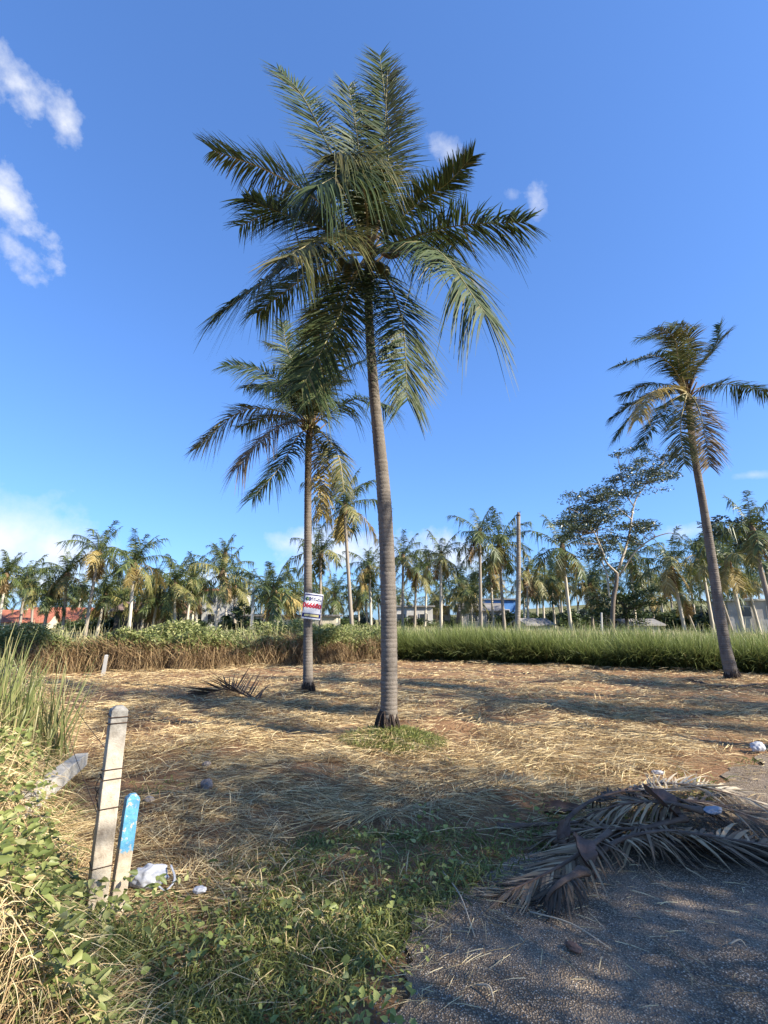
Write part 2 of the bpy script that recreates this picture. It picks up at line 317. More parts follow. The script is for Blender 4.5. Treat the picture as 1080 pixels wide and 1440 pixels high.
def H(x, y):
    x = np.asarray(x, float); y = np.asarray(y, float)
    h = 0.05 * (vnoise(x, y, 0.7, 1) - 0.5) + 0.03 * (vnoise(x, y, 2.1, 2) - 0.5)
    h = h + 0.22 * np.exp(-(((x - PALM_A.x - 0.05) / 0.55) ** 2 + ((y - PALM_A.y + 0.1) / 0.45) ** 2)) * 0.7
    for p in (PALM_B, PALM_C): h = h + 0.10 * np.exp(-(((x - p.x) / 0.5) ** 2 + ((y - p.y) / 0.5) ** 2))
    for hx, hy, hh, hr in ((0.78, 7.55, 0.16, 0.5), (1.02, 4.55, 0.13, 0.5), (-0.75, 5.3, 0.10, 0.6), (-1.6, 4.4, 0.05, 0.5), (4.5, 12.5, 0.12, 0.8), (-1.9, 6.2, 0.06, 0.6)):
        h = h + hh * np.exp(-(((x - hx) / hr) ** 2 + ((y - hy) / (hr * 0.7)) ** 2))
    dl = d_left(x, y); h = h + (0.42 * sstep(0.1, -0.8, dl) + 0.35 * sstep(-0.6, -1.8, dl)) * sstep(-1, 1.5, y) * sstep(13, 8, y)
    h = h + 1.6 * sstep(38, 110, np.hypot(x, y)) * (y > 0) + 6.0 * sstep(60, 170, y) * sstep(5, 90, x)
    return h * sstep(0.15, -0.25, d_road(x, y))
def Hf(x, y): return float(H(np.array([x]), np.array([y]))[0])

gx = np.concatenate([-np.geomspace(700, 14.5, 28), np.arange(-14, 14.01, 0.2), np.geomspace(14.5, 700, 28)])
gy = np.concatenate([-np.geomspace(700, 3.2, 22), np.arange(-3, 26.01, 0.2), np.geomspace(26.5, 900, 40)])
X, Y = np.meshgrid(gx, gy); Z = H(X, Y) - 0.03 * sstep(-0.05, 0.15, d_road(X, Y))
nx, ny = len(gx), len(gy); i = np.arange(ny - 1)[:, None] * nx; j = np.arange(nx - 1)[None]
Fq = np.stack([i + j, i + j + 1, i + nx + j + 1, i + nx + j], -1).reshape(-1, 4)
tag(put('ground', mesh_np('ground', np.stack([X, Y, Z], -1).reshape(-1, 3), Fq, M['soil'], smooth=True)), 'brown field soil strewn with mown straw dust', 'ground', kind='structure')
# road sheet with a frayed edge
s = np.concatenate([[0], np.cumsum(np.hypot(*np.diff(EDGE, axis=0).T))]); q = np.arange(0, s[-1], 0.05)
ex, ey = np.interp(q, s, EDGE[:, 0]), np.interp(q, s, EDGE[:, 1])
tx, ty = np.gradient(ex), np.gradient(ey); L_ = np.hypot(tx, ty); nxv, nyv = ty / L_, -tx / L_
fr = 0.3 * (vnoise(q, q * 0, 3, 5) - 0.5) + 0.10 * (vnoise(q, q * 0, 11, 6) - 0.5)
w = np.concatenate([[0], np.geomspace(0.1, 9, 16)])
dirx, diry = 0.78, -0.62
ks = sstep(0, 1.2, w)
X = ex[:, None] + (fr[:, None] * (1 - ks)[None] + 0) * nxv[:, None] + w[None] * dirx; Y = ey[:, None] + fr[:, None] * (1 - ks)[None] * nyv[:, None] + w[None] * diry
nn, kk = X.shape; i = np.arange(nn - 1)[:, None] * kk; j = np.arange(kk - 1)[None]
Fq = np.stack([i + j, i + j + 1, i + kk + j + 1, i + kk + j], -1).reshape(-1, 4)
tag(put('road', mesh_np('road', np.stack([X, Y, 0.006 + 0 * X], -1).reshape(-1, 3), Fq, M['asphalt'])), 'dark grey chip asphalt road at the lower right', 'road', kind='structure')

# ------------------------------------------------------------------ palm fronds
def frond_arr(P, leaf_len=0.75, n=60, width=0.042, lift=0.25, droop=0.35, segs=3, start=0.16, wind=(-0.12, 0.02, 0), ragged=0.12, roll=0.0, fwd=0.48, face=None):
    """P: curve (m,3) from base to tip. Returns leaflets (V,F) and rachis (V,F)"""
    P = np.asarray(P); d = P[-1] - P[0]; dh = np.array([d[0], d[1], 0.0])
    if np.linalg.norm(dh) < 0.25: dh = np.array([0, -1.0, 0])
    S = unit(np.cross(dh, [0, 0, 1.0]))
    seglen = np.concatenate([[0], np.cumsum(np.linalg.norm(np.diff(P, axis=0), axis=1))]); tot = seglen[-1]
    u = start + (1 - start) * np.linspace(0, 1, n) ** 0.95
    u2 = np.repeat(u, 2) + rng.normal(0, 0.004, 2 * n); u2 = np.clip(u2, start, 1.0)
    pos = np.stack([np.interp(u2 * tot, seglen, P[:, k]) for k in range(3)], 1)
    Tn = unit(np.gradient(P, axis=0)); T = unit(np.stack([np.interp(u2 * tot, seglen, Tn[:, k]) for k in range(3)], 1))
    Nn = unit(np.cross(np.broadcast_to(S, T.shape), T)); Sd = np.cross(T, Nn)
    if roll:
        c_, s_ = math.cos(roll), math.sin(roll); Nn, Sd = Nn * c_ + Sd * s_, Sd * c_ - Nn * s_
    if face is not None:
        Nf = np.array(face) - T * (T @ np.array(face))[:, None]; Nn = unit(0.75 * unit(Nf) + 0.25 * Nn); Nn = unit(Nn - T * (Nn * T).sum(1, keepdims=True)); Sd = np.cross(T, Nn)
    sg = np.tile([1.0, -1.0], n)
    N = 2 * n
    f = fwd * (0.65 + 0.9 * u2 ** 2) + rng.normal(0, 0.13, N) + 0.12 * np.sin(u2 * 23 + rng.uniform(0, 6))
    dv = T * f[:, None] + Sd * (sg * (1 - 0.35 * u2))[:, None] + Nn * (lift * (1 - u2 * 0.5) + rng.normal(0, 0.08, N))[:, None] + np.array(wind)
    dv = unit(dv)
    prof = np.interp((u2 - start) / (1 - start), [0, 0.12, 0.4, 0.7, 0.9, 1.0], [0.45, 0.85, 1.0, 0.9, 0.66, 0.5])
    L = leaf_len * prof * rng.uniform(1 - 2 * ragged, 1.06, N)
    keep = rng.random(N) > ragged * 0.5
    wv = T - dv * (T * dv).sum(1, keepdims=True); wv = unit(wv + 0.35 * rng.normal(size=(N, 3)) * 0.6); wv = unit(wv - dv * (wv * dv).sum(1, keepdims=True))
    V, Fq, _ = blades(pos[keep], dv[keep], L[keep], width * rng.uniform(0.7, 1.1, keep.sum()), droop * rng.uniform(0.4, 1.7, keep.sum()) * (1 + 0.5 * np.sin(u2[keep] * 17 + rng.uniform(0, 6))), segs, wv[keep], 0.10)
    m_ = len(P); rad = np.interp(np.linspace(0, 1, m_), [0, 0.05, 0.2, 1], [0.055, 0.032, 0.022, 0.005]) * (tot / 3.0)
    return (V, Fq), tube_arr(P, rad, 6, 0.7)

def px_frond(crown, Y0, pts, L, sign, curve_n=22):
    """a frond that leaves the crown and reaches a point seen at pts[-1]; out-of-plane reach fills its real length"""
    base = Vector(crown); tipp = at(*pts[-1], Y0); lat = (tipp - base).length
    off = sign * math.sqrt(max((0.93 * L) ** 2 - lat ** 2, 0.0)); off = max(-2.3, min(2.3, off))
    P = [base]
    for k, p in enumerate(pts):
        f = (k + 1) / len(pts); P.append(at(p[0], p[1], Y0 + off * f ** 0.9))
    return catmull(P, curve_n)

def trunk_arr(P, rad, ring=0.055, seg=22, bulge=0.022):
    P = np.asarray(P); sl = np.concatenate([[0], np.cumsum(np.linalg.norm(np.diff(P, axis=0), axis=1))]); tot = sl[-1]
    zs = []; z = 0.0
    while z < tot:
        r = ring * random.uniform(0.75, 1.3); zs += [z, z + r * 0.72, z + r * 0.86]; z += r
    zs = np.array([q for q in zs if q < tot] + [tot])
    C = np.stack([np.interp(zs, sl, P[:, k]) for k in range(3)], 1)
    rr = np.interp(zs, sl, rad); prof = np.tile([1 + bulge, 1.0, 1 - bulge * 1.2], len(zs) // 3 + 2)[:len(zs)]
    rr = rr * prof * (1 + rng.normal(0, 0.012, len(zs)))
    return tube_arr(C, rr, seg, 1.0, 0.022)

def near_palm(name, label, base, Y0, tpx, widths, crown_px, fronds, L, leaf_len, n_leaf, width, nuts=()):
    root = thing(name, label, 'palm tree', base, 'coconut palms standing in the mown field')
    inv = np.array(tuple(base))
    tp = [at(x, y, Y0) for x, y in tpx]; tp[0].z = Hf(base.x, base.y) - 0.05
    P = catmull(tp, 40); wy = [at(x, y, Y0) for x, y in tpx]
    rad_px = np.array([w_ / 2 / F_PX * (ray(x, y).length and Y0 / ray(x, y).y) for (x, y), w_ in zip(tpx, widths)])
    rad = np.interp(np.linspace(0, 1, 40), np.linspace(0, 1, len(rad_px)), rad_px)
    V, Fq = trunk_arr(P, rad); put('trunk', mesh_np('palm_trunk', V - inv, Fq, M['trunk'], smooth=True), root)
    # dark mat of roots round the foot
    parts = []
    r0 = rad_px[1]
    for k in range(70):
        a = random.uniform(0, 2 * math.pi); z0 = random.uniform(0.06, 0.24); r1 = r0 * random.uniform(1.2, 1.75)
        p0 = np.array([math.cos(a) * r0 * 0.9, math.sin(a) * r0 * 0.9, z0]); a2 = a + random.uniform(-.3, .3)
        p2 = np.array([math.cos(a2) * r1, math.sin(a2) * r1, -0.05]); p1 = (p0 + p2) / 2 + np.array([math.cos(a), math.sin(a), 0]) * 0.02
        parts.append(tube_arr(catmull([p0, p1, p2], 5), [0.006, 0.013, 0.012, 0.010, 0.008], 5, 1, 0.2))
    zc = np.array([[0, 0, -0.06], [0, 0, 0.05], [0, 0, 0.11], [0, 0, 0.17], [0, 0, 0.24]])
    parts.append(tube_arr(zc, np.array([1.5, 1.32, 1.16, 1.06, 0.95]) * r0, 20, 1, 0.07))
    V, Fq = join_arr(parts); V = V + np.array([0, 0, Hf(base.x, base.y) - base.z])
    put('root_flare', mesh_np('palm_root_flare', V, Fq, M['root']), root)
    crown = at(*crown_px, Y0)
    # fibrous heart with leaf bases
    parts = []
    rc = rad_px[-1]
    for k in range(22):
        a = k * 2.4; e = R(random.uniform(35, 80)); dr = np.array([math.cos(a) * math.cos(e), math.sin(a) * math.cos(e), math.sin(e)])
        p0 = np.array(tuple(crown)) + np.array([math.cos(a), math.sin(a), 0]) * rc * 0.5 - np.array([0, 0, 0.25 - 0.02 * k])
        parts.append(tube_arr(np.array([p0, p0 + dr * 0.2, p0 + dr * 0.5]), [rc * 0.75, rc * 0.5, rc * 0.22], 7, 0.45, 0.12))
    V, Fq = join_arr(parts); put('crown_heart', mesh_np('palm_crown_heart', V - inv, Fq, M['fibre']), root)
    for pts, sign, mat, dr, *fc in fronds:
        P = px_frond(crown, Y0, pts, L * random.uniform(0.95, 1.05), sign)
        (V, Fq), (V2, F2) = frond_arr(P, leaf_len * (fc[1] if len(fc) > 1 else 1.0), n_leaf, width, 0.18, dr * 1.0, face=(0.1, -1, 0.25) if fc and fc[0] else None)
        f = put('frond', mesh_np('near_frond', V - inv, Fq, M[mat]), root)
        put('leaf_stalk', mesh_np('near_leaf_stalk', V2 - inv, F2, M['rachis_pale' if mat != 'frond' or random.random() < 0.5 else 'rachis'], smooth=True), f)
    for (x, y, dy) in nuts:
        bm = bmesh.new(); bmesh.ops.create_icosphere(bm, subdivisions=2, radius=0.085)
        for v in bm.verts: v.co.z *= 1.25; v.co.x *= 1 + 0.08 * math.cos(3 * math.atan2(v.co.y, v.co.x))
        me = bpy.data.meshes.new('coconut'); bm.to_mesh(me); bm.free(); me.materials.append(M['coconut'])
        for p in me.polygons: p.use_smooth = True
        put('coconut', me, root, at(x, y, Y0 + dy) - base, (random.uniform(-.5, .5), random.uniform(-.5, .5), 0))
    return root, crown

YA, YB, YC = PALM_A.y, PALM_B.y, PALM_C.y
palmA, crownA = near_palm('coconut_palm', 'tall coconut palm with a bare grey trunk in the centre foreground of the field', PALM_A, YA,
    [(545, 1047), (547, 990), (547, 900), (545, 800), (540, 700), (533, 620), (525, 540), (519, 450), (518, 368)],
    [27, 23.5, 23, 21.5, 19.5, 17, 14.2, 12, 11], (518, 356), [
    ([(490, 270), (462, 207), (425, 135), (392, 98)], +1, 'frond', 0.12, 1),
    ([(535, 280), (547, 200), (534, 78)], +1, 'frond', 0.15, 1),
    ([(510, 270), (502, 190), (490, 122)], +1, 'frond', 0.2, 1),
    ([(524, 290), (540, 190), (545, 100)], +1, 'frond_olive', 0.2, 1),
    ([(520, 285), (516, 226), (470, 216)], -1, 'frond_olive', 0.75),
    ([(515, 290), (500, 240), (445, 262)], -1, 'frond', 0.8),
    ([(450, 285), (376, 240), (300, 212)], +1, 'frond', 0.3),
    ([(460, 305), (400, 292), (338, 318)], +1, 'frond', 0.35),
    ([(455, 322), (410, 305), (345, 280)], -1, 'frond', 0.3, 0, 0.75),
    ([(490, 332), (455, 334), (402, 362)], -1, 'frond_olive', 0.55),
    ([(480, 350), (404, 374), (309, 440)], -1, 'frond', 0.55),
    ([(470, 365), (415, 400), (362, 440)], +1, 'frond', 0.6),
    ([(498, 395), (474, 450), (425, 545)], -1, 'frond', 0.35, 1),
    ([(495, 390), (470, 420), (440, 470)], +1, 'frond_olive', 0.5),
    ([(545, 395), (566, 453), (573, 562)], -1, 'frond', 0.3),
    ([(560, 352), (615, 352), (682, 440)], -1, 'frond', 0.75),
    ([(565, 338), (640, 318), (738, 312)], -1, 'frond', 0.4),
    ([(560, 310), (600, 278), (630, 257), (664, 220)], -1, 'frond', 0.1, 0, 0.6),
    ([(560, 345), (600, 330), (640, 345)], +1, 'frond', 0.6),
    ], 3.0, 0.76, 175, 0.026, [(541, 383, -0.2), (480, 372, -0.2), (489, 380, -0.25), (534, 377, -0.3), (497, 371, 0.1)])
palmB, crownB = near_palm('coconut_palm', 'medium coconut palm carrying the small white sign on its trunk', PALM_B, YB,
    [(433, 980), (433, 900), (433, 800), (433, 700), (434, 612)], [15, 12.5, 11, 10, 9], (436, 600), [
    ([(410, 565), (385, 530), (347, 516), (315, 514)], +1, 'frond', 0.25, 1),
    ([(400, 580), (340, 578), (275, 632)], -1, 'frond_olive', 0.6),
    ([(415, 592), (380, 608), (335, 656)], -1, 'frond_brown', 0.6),
    ([(418, 615), (395, 655), (356, 700)], -1, 'frond', 0.4),
    ([(446, 625), (456, 665), (454, 722)], -1, 'frond_yellow', 0.75, 1, 0.6),
    ([(456, 612), (476, 642), (484, 692)], -1, 'frond_olive', 0.7, 0, 0.7),
    ([(465, 580), (505, 560), (553, 572)], -1, 'frond', 0.6),
    ([(455, 565), (477, 525), (512, 507)], +1, 'frond', 0.3),
    ([(425, 550), (410, 500), (375, 482)], +1, 'frond_olive', 0.3),
    ([(440, 540), (445, 490), (455, 445)], +1, 'frond', 0.2, 1),
    ([(436, 560), (433, 535), (420, 530)], -1, 'frond_olive', 0.9),
    ([(420, 560), (400, 535), (370, 545)], -1, 'frond', 0.8),
    ([(450, 565), (460, 540), (490, 535)], +1, 'frond', 0.5),
    ([(430, 545), (420, 515), (425, 470)], +1, 'frond', 0.25, 1),
    ([(440, 570), (450, 550), (440, 560)], -1, 'frond', 0.9), ([(415, 570), (385, 545), (345, 545)], +1, 'frond', 0.4), ([(450, 550), (470, 505), (488, 482)], -1, 'frond_olive', 0.35), ([(428, 540), (405, 495), (398, 455)], -1, 'frond', 0.3, 1), ([(420, 590), (385, 585), (340, 600)], +1, 'frond', 0.5)],
    2.75, 0.66, 130, 0.027, [(428, 600, -0.2), (445, 604, -0.2)])
palmC, crownC = near_palm('coconut_palm', 'windblown coconut palm leaning in at the right edge of the field', PALM_C, YC,
    [(1031, 958), (1018, 900), (1003, 800), (988, 705), (975, 630), (968, 560)], [18, 14.5, 12, 10, 8.8, 8], (966, 552), [
    ([(955, 510), (935, 475), (897, 476)], +1, 'frond', 0.4, 1),
    ([(945, 515), (919, 500), (868, 514)], -1, 'frond', 0.35),
    ([(955, 515), (948, 475), (925, 460)], -1, 'frond_olive', 0.4),
    ([(962, 510), (958, 475), (945, 455)], +1, 'frond', 0.3, 1),
    ([(968, 500), (968, 470), (958, 455)], -1, 'frond_olive', 0.5),
    ([(975, 525), (998, 498), (1026, 465)], -1, 'frond_olive', 0.35),
    ([(978, 520), (1002, 495), (1013, 456)], +1, 'frond', 0.3),
    ([(985, 545), (1020, 540), (1088, 553)], -1, 'frond', 0.6),
    ([(945, 542), (913, 541), (874, 556)], +1, 'frond', 0.45),
    ([(945, 546), (915, 553), (897, 590)], -1, 'frond_yellow', 0.6),
    ([(930, 556), (895, 578), (867, 615)], +1, 'frond', 0.4),
    ([(950, 560), (933, 578), (900, 628)], -1, 'frond', 0.35),
    ([(962, 570), (957, 600), (962, 652)], -1, 'frond_olive', 0.4),
    ([(978, 565), (988, 595), (998, 655)], -1, 'frond_brown', 0.4),
    ([(935, 550), (900, 562), (861, 586)], +1, 'frond', 0.45)],
    2.65, 0.64, 120, 0.030, [(958, 560, -0.2), (975, 562, -0.2)])
# a flower spathe and spear hanging out of the nearest crown
V, Fq = tube_arr(catmull([crownA + Vector((0.15, -0.15, -0.1)) , crownA + Vector((0.35, -0.2, -0.22)), crownA + Vector((0.62, -0.2, -0.12))], 9) - np.array(tuple(PALM_A)), [0.02, 0.035, 0.05, 0.055, 0.055, 0.048, 0.035, 0.02, 0.004], 7, 0.6)
put('flower_spathe', mesh_np('flower_spathe', V, Fq, M['rachis_dead'], smooth=True), palmA)

# ------------------------------------------------------------------ the plantation behind: shared frond shapes
SHAPES = [(78, 35), (58, 60), (36, 75), (12, 75), (-18, 60), (-48, 34), (-70, 16)]
def std_curve(e0, k, L=2.8, n=12, sway=0.0):
    P = [np.zeros(3)]; st = L / (n - 1)
    for q in range(n - 1):
        a = R(e0 - k * ((q + 0.5) / (n - 1)) ** 1.2); P.append(P[-1] + st * np.array([math.cos(a), sway * q / n, math.sin(a)]))
    return np.array(P)
FROND_MESH = {}
for mk in ('bg_green', 'bg_olive', 'bg_yellow', 'bg_brown'):
    for si, (e0, k) in enumerate(SHAPES):
        for var in range(2):
            P = std_curve(e0, k, (2.6, 3.0, 3.1, 3.0, 2.6, 2.0, 1.7)[si], 12, random.uniform(-0.4, 0.4))
            a, b2 = frond_arr(P, 0.74, 44, 0.075, 0.06, 0.85 if si < 5 else 0.25, 2, 0.10, (0, 0, 0), 0.16)
            V, Fq = join_arr([a, b2]); FROND_MESH[mk, si, var] = mesh_np('far_frond_' + mk + str(si) + str(var), V, Fq, M[mk])
TRUNK_MESH = []
for k in range(6):
    bx, by = random.uniform(-0.5, 0.5), random.uniform(-0.5, 0.5)
    n = 20; zq = np.linspace(0, 1, n); P = np.stack([bx * np.sin(zq * math.pi) * 0.7, by * np.sin(zq * math.pi) * 0.7, zq], 1)
    rr = np.interp(zq, [0, 0.03, 0.08, 1], [1.75, 1.3, 1.05, 0.72]) * (1 + 0.05 * np.tile([1, -1], n)[:n])
    an = np.arange(9) / 9 * 2 * math.pi
    V = (P[:, None] + np.stack([rr[:, None] * np.cos(an), rr[:, None] * np.sin(an), np.zeros((n, 9))], -1)).reshape(-1, 3)
    i = np.arange(n - 1)[:, None] * 9; j = np.arange(9)[None]; j2 = (j + 1) % 9
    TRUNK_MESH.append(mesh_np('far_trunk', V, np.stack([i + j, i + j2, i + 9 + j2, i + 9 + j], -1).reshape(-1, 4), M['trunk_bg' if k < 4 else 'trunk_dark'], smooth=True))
HEART = mesh_np('far_heart', *join_arr([tube_arr(np.array([[0, 0, -0.5], [0, 0, -0.1], [0, 0, 0.5]]), [0.13, 0.26, 0.06], 8, 1, 0.25)]), M['fibre'])

def crown_fronds(n, dry):
    out = []
    for q in range(n):
        f = q / (n - 1); si = min(int(f * 5.2 + random.uniform(-0.3, 0.4)), 5); si = max(si, 0)
        mk = 'bg_green'
        if f > 0.5 and random.random() < 0.38: mk = 'bg_olive'
        if f > 0.68 and random.random() < dry: mk = random.choice(['bg_yellow', 'bg_olive', 'bg_olive', 'bg_green'])
        out.append((mk, si, random.randint(0, 1), q * 2.39996 + random.uniform(-0.3, 0.3)))
    for q in range(int(dry * 4)):
        out.append((random.choice(['bg_yellow', 'bg_brown', 'bg_brown', 'bg_olive']), random.choice([5, 6]), random.randint(0, 1), random.uniform(0, 6.28)))
    return out
def far_palm(cx, cy, bx, Yd, label, group='palms of the plantation beyond the field', dry=0.5, nf=19, size=1.0):
    top = at(cx, cy, Yd); b0 = at(bx, 880, Yd); gz = Hf(b0.x, Yd)
    # the photograph's wide lens already leans uprights inward; what is left is the palm's own lean
    root = thing('coconut_palm', label, 'palm tree', (b0.x, Yd, gz - 0.05), group)
    h = top.z - gz + 0.05; lean = math.atan2(top.x - b0.x, h); ln = math.hypot(h, top.x - b0.x)
    root.rotation_euler = (random.uniform(-0.03, 0.03), lean, 0)
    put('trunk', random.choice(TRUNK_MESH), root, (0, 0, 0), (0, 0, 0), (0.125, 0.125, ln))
    put('crown_heart', HEART, root, (0, 0, ln))
    for mk, si, var, az in crown_fronds(nf, dry):
        s_ = random.uniform(0.85, 1.12) * size
        put('frond', FROND_MESH[mk, si, var], root, (0, 0, ln), (random.uniform(-0.12, 0.12), random.uniform(-0.12, 0.12) , az), (s_, s_, s_))
    return root
T = 'coconut palm '
for a in [
  (95, 808, 90, 40, 'bushy coconut palm with yellowed skirt left of the tall wavy-trunked palm'),
  (138, 778, 121, 38, 'tall coconut palm with curved trunk and open crown rising over the left palms'),
  (190, 792, 182, 37, 'coconut palm with golden hanging frond right of the curved-trunk palm'),
  (36, 812, 28, 44, 'coconut palm second from the left edge of the photo'),
  (8, 808, -2, 42, 'leftmost coconut palm cut by the photo edge'),
  (72, 838, 62, 40, 'short pale-trunked coconut palm in front of the red tiled roofs'),
  (47, 832, 45, 52, 'small coconut palm just left of the red tiled roofs'),
  (148, 838, 137, 41, 'low coconut palm under the tall curved-trunk palm'),
  (168, 846, 160, 55, 'small coconut palm behind the golden-fronded palm'),
  (206, 838, 199, 46, 'coconut palm left of the dark wooden shed'),
  (222, 842, 214, 43, 'slender coconut palm in front of the dark wooden shed'),
  (236, 850, 222, 50, 'low coconut palm over the roof of the dark shed'),
  (246, 822, 247, 42, 'dense green coconut palm just right of the dark shed'),
  (270, 815, 262, 47, 'coconut palm between the dark shed and the small red gable'),
  (276, 838, 274, 52, 'small coconut palm left of the small red gable'),
  (313, 808, 303, 38, 'broad full coconut palm in front of the white two-storey house'),
  (316, 778, 318, 60, 'taller far coconut palm peeping over the broad full palm'),
  (330, 825, 331, 48, 'coconut palm right of the white two-storey house'),
  (386, 832, 393, 36, 'swept green coconut palm right of the utility pole'),
  (412, 840, 411, 44, 'coconut palm with yellow fronds just left of the sign'),
  (451, 778, 451, 40, 'slim coconut palm rising just right of the signed palm'),
  (485, 715, 497, 31, 'lofty slender coconut palm between the two nearest palms'),
  (470, 838, 468, 58, 'low coconut palm right of the sign in the back row'),
  (503, 838, 505, 62, 'small back-row coconut palm left of the central trunk'),
  (519, 797, 522, 45, 'coconut palm with brown hanging frond left of the central trunk'),
  (567, 785, 566, 41, 'coconut palm emerging right beside the central trunk'),
  (586, 805, 583, 47, 'drooping dark coconut palm in front of the white bungalow'),
  (600, 800, 597, 55, 'coconut palm right of the white bungalow'),
  (620, 783, 620, 38, 'coconut palm with upright spear leaf in the middle distance'),
  (648, 822, 650, 58, 'small back-row coconut palm left of the blue house'),
  (662, 838, 664, 50, 'low bushy coconut palm hiding part of the blue house'),
  (674, 752, 676, 36, 'tall coconut palm standing above its neighbours left of the bare pole'),
  (703, 768, 710, 38, 'coconut palm with a thick golden skirt left of the bare pole'),
  (690, 805, 694, 50, 'coconut palm behind the golden-skirted palm'),
  (742, 805, 742, 46, 'coconut palm just right of the bare pole'),
  (762, 825, 765, 55, 'small coconut palm behind the white hut'),
  (790, 772, 803, 36, 'coconut palm with outspread crown left of the leafy tree'),
  (775, 820, 780, 48, 'coconut palm below the outspread-crowned palm'),
  (828, 822, 834, 45, 'coconut palm with brown skirt left of the leafy tree stem'),
  (850, 845, 853, 58, 'low coconut palm behind the leafy tree stem'),
  (885, 792, 893, 42, 'coconut palm directly behind the leafy tree limbs'),
  (915, 835, 920, 52, 'small coconut palm right of the leafy tree stem'),
  (944, 795, 963, 36, 'coconut palm with orange skirt left of the leaning right palm'),
  (958, 838, 978, 46, 'low coconut palm beneath the orange-skirted palm'),
  (985, 782, 1003, 38, 'full coconut palm directly behind the leaning right palm'),
  (1022, 792, 1045, 33, 'bright green coconut palm right of the leaning right palm'),
  (1008, 826, 1030, 42, 'coconut palm low behind the bright green palm'),
  (1050, 815, 1068, 46, 'coconut palm above the grey roof at the right edge'),
  (1058, 748, 1095, 24, 'large coconut palm leaning in from the right edge'),
  (1095, 790, 1120, 34, 'coconut palm cut off by the right edge'),
]:
    dry = 0.95 if ('golden' in a[4] or 'orange' in a[4] or 'yellow' in a[4] or 'brown' in a[4]) else 0.5
    far_palm(*a, dry=dry, nf=random.randint(12, 18), size=random.uniform(0.82, 1.12))
# packed back rows: whole crowns as one part each, nothing in the photo tells these apart
CROWNS = []
for k in range(5):
    parts = []
    for mk, si, var, az in crown_fronds(14, 0.35):
        P = std_curve(*SHAPES[si], 3.1 if si < 4 else 2.2, 8, random.uniform(-0.3, 0.3))
        (V, Fq), _ = frond_arr(P, 0.78, 28, 0.115, 0.12, 0.5, 1, 0.1, (0, 0, 0), 0.16)
        V2, F2 = tube_arr(P, np.linspace(0.03, 0.01, 8), 4)
        c_, s_ = math.cos(az), math.sin(az); rot = np.array([[c_, -s_, 0], [s_, c_, 0], [0, 0, 1]])
        parts.append((V @ rot.T, Fq)); parts.append((V2 @ rot.T, F2))
    V, Fq = join_arr(parts); CROWNS.append(mesh_np('back_crown', V, Fq, M['bg_olive' if k == 4 else 'bg_green']))
def back_palm(x, y, h, label='coconut palm packed into the dim back rows of the plantation', group='palms in the back rows of the plantation'):
    gz = Hf(x, y); r = thing('coconut_palm', label, 'palm tree', (x, y, gz - 0.1), group, (random.uniform(-.06, .06), random.uniform(-.08, .08), 0))
    put('trunk', random.choice(TRUNK_MESH), r, (0, 0, 0), (0, 0, 0), (0.14, 0.14, h)); s_ = random.uniform(0.9, 1.2)
    put('crown', random.choice(CROWNS), r, (0, 0, h), (0, 0, random.uniform(0, 6.28)), (s_, s_, s_))
for row, (Yr, n) in enumerate(((60, 20), (72, 22), (86, 24), (104, 26))):
    for k in range(n):
        x = (-0.86 + 1.72 * (k + random.uniform(0.1, 0.9)) / n) * Yr
        right = sstep(0.05, 0.7, x / Yr)
        back_palm(x, Yr + random.uniform(-4, 4), random.uniform(3.2, 5.6) + 1.8 * float(right))
# palms standing out of frame to the right and behind: they throw the streaks of shade over the field
tanE = math.tan(R(SUN_EL))
for k, (tx_, ty_, h, sz) in enumerate(((-3.4, 9.9, 9.2, 0.9), (2.6, 9.6, 7.4, 0.85), (-0.8, 13.0, 9.8, 0.85), (6.4, 12.6, 8.6, 0.85), (7.2, 8.4, 7.0, 0.8))):
    p = Vector((tx_, ty_, 0)) + SH * (h / tanE); gz = Hf(p.x, p.y)
    r = thing('coconut_palm', 'coconut palm standing right of the camera, outside the view', 'palm tree', (p.x, p.y, gz - 0.05), 'palms on the roadside outside the view', (0, 0, 0))
    put('trunk', TRUNK_MESH[k % 4], r, (0, 0, 0), None, (0.15, 0.15, h)); put('crown_heart', HEART, r, (0, 0, h))
    for mk, si, var, az in crown_fronds(14, 0.2): put('frond', FROND_MESH[mk, si, var], r, (0, 0, h), (random.uniform(-.1, .1), random.uniform(-.1, .1), az), (sz, sz, sz))

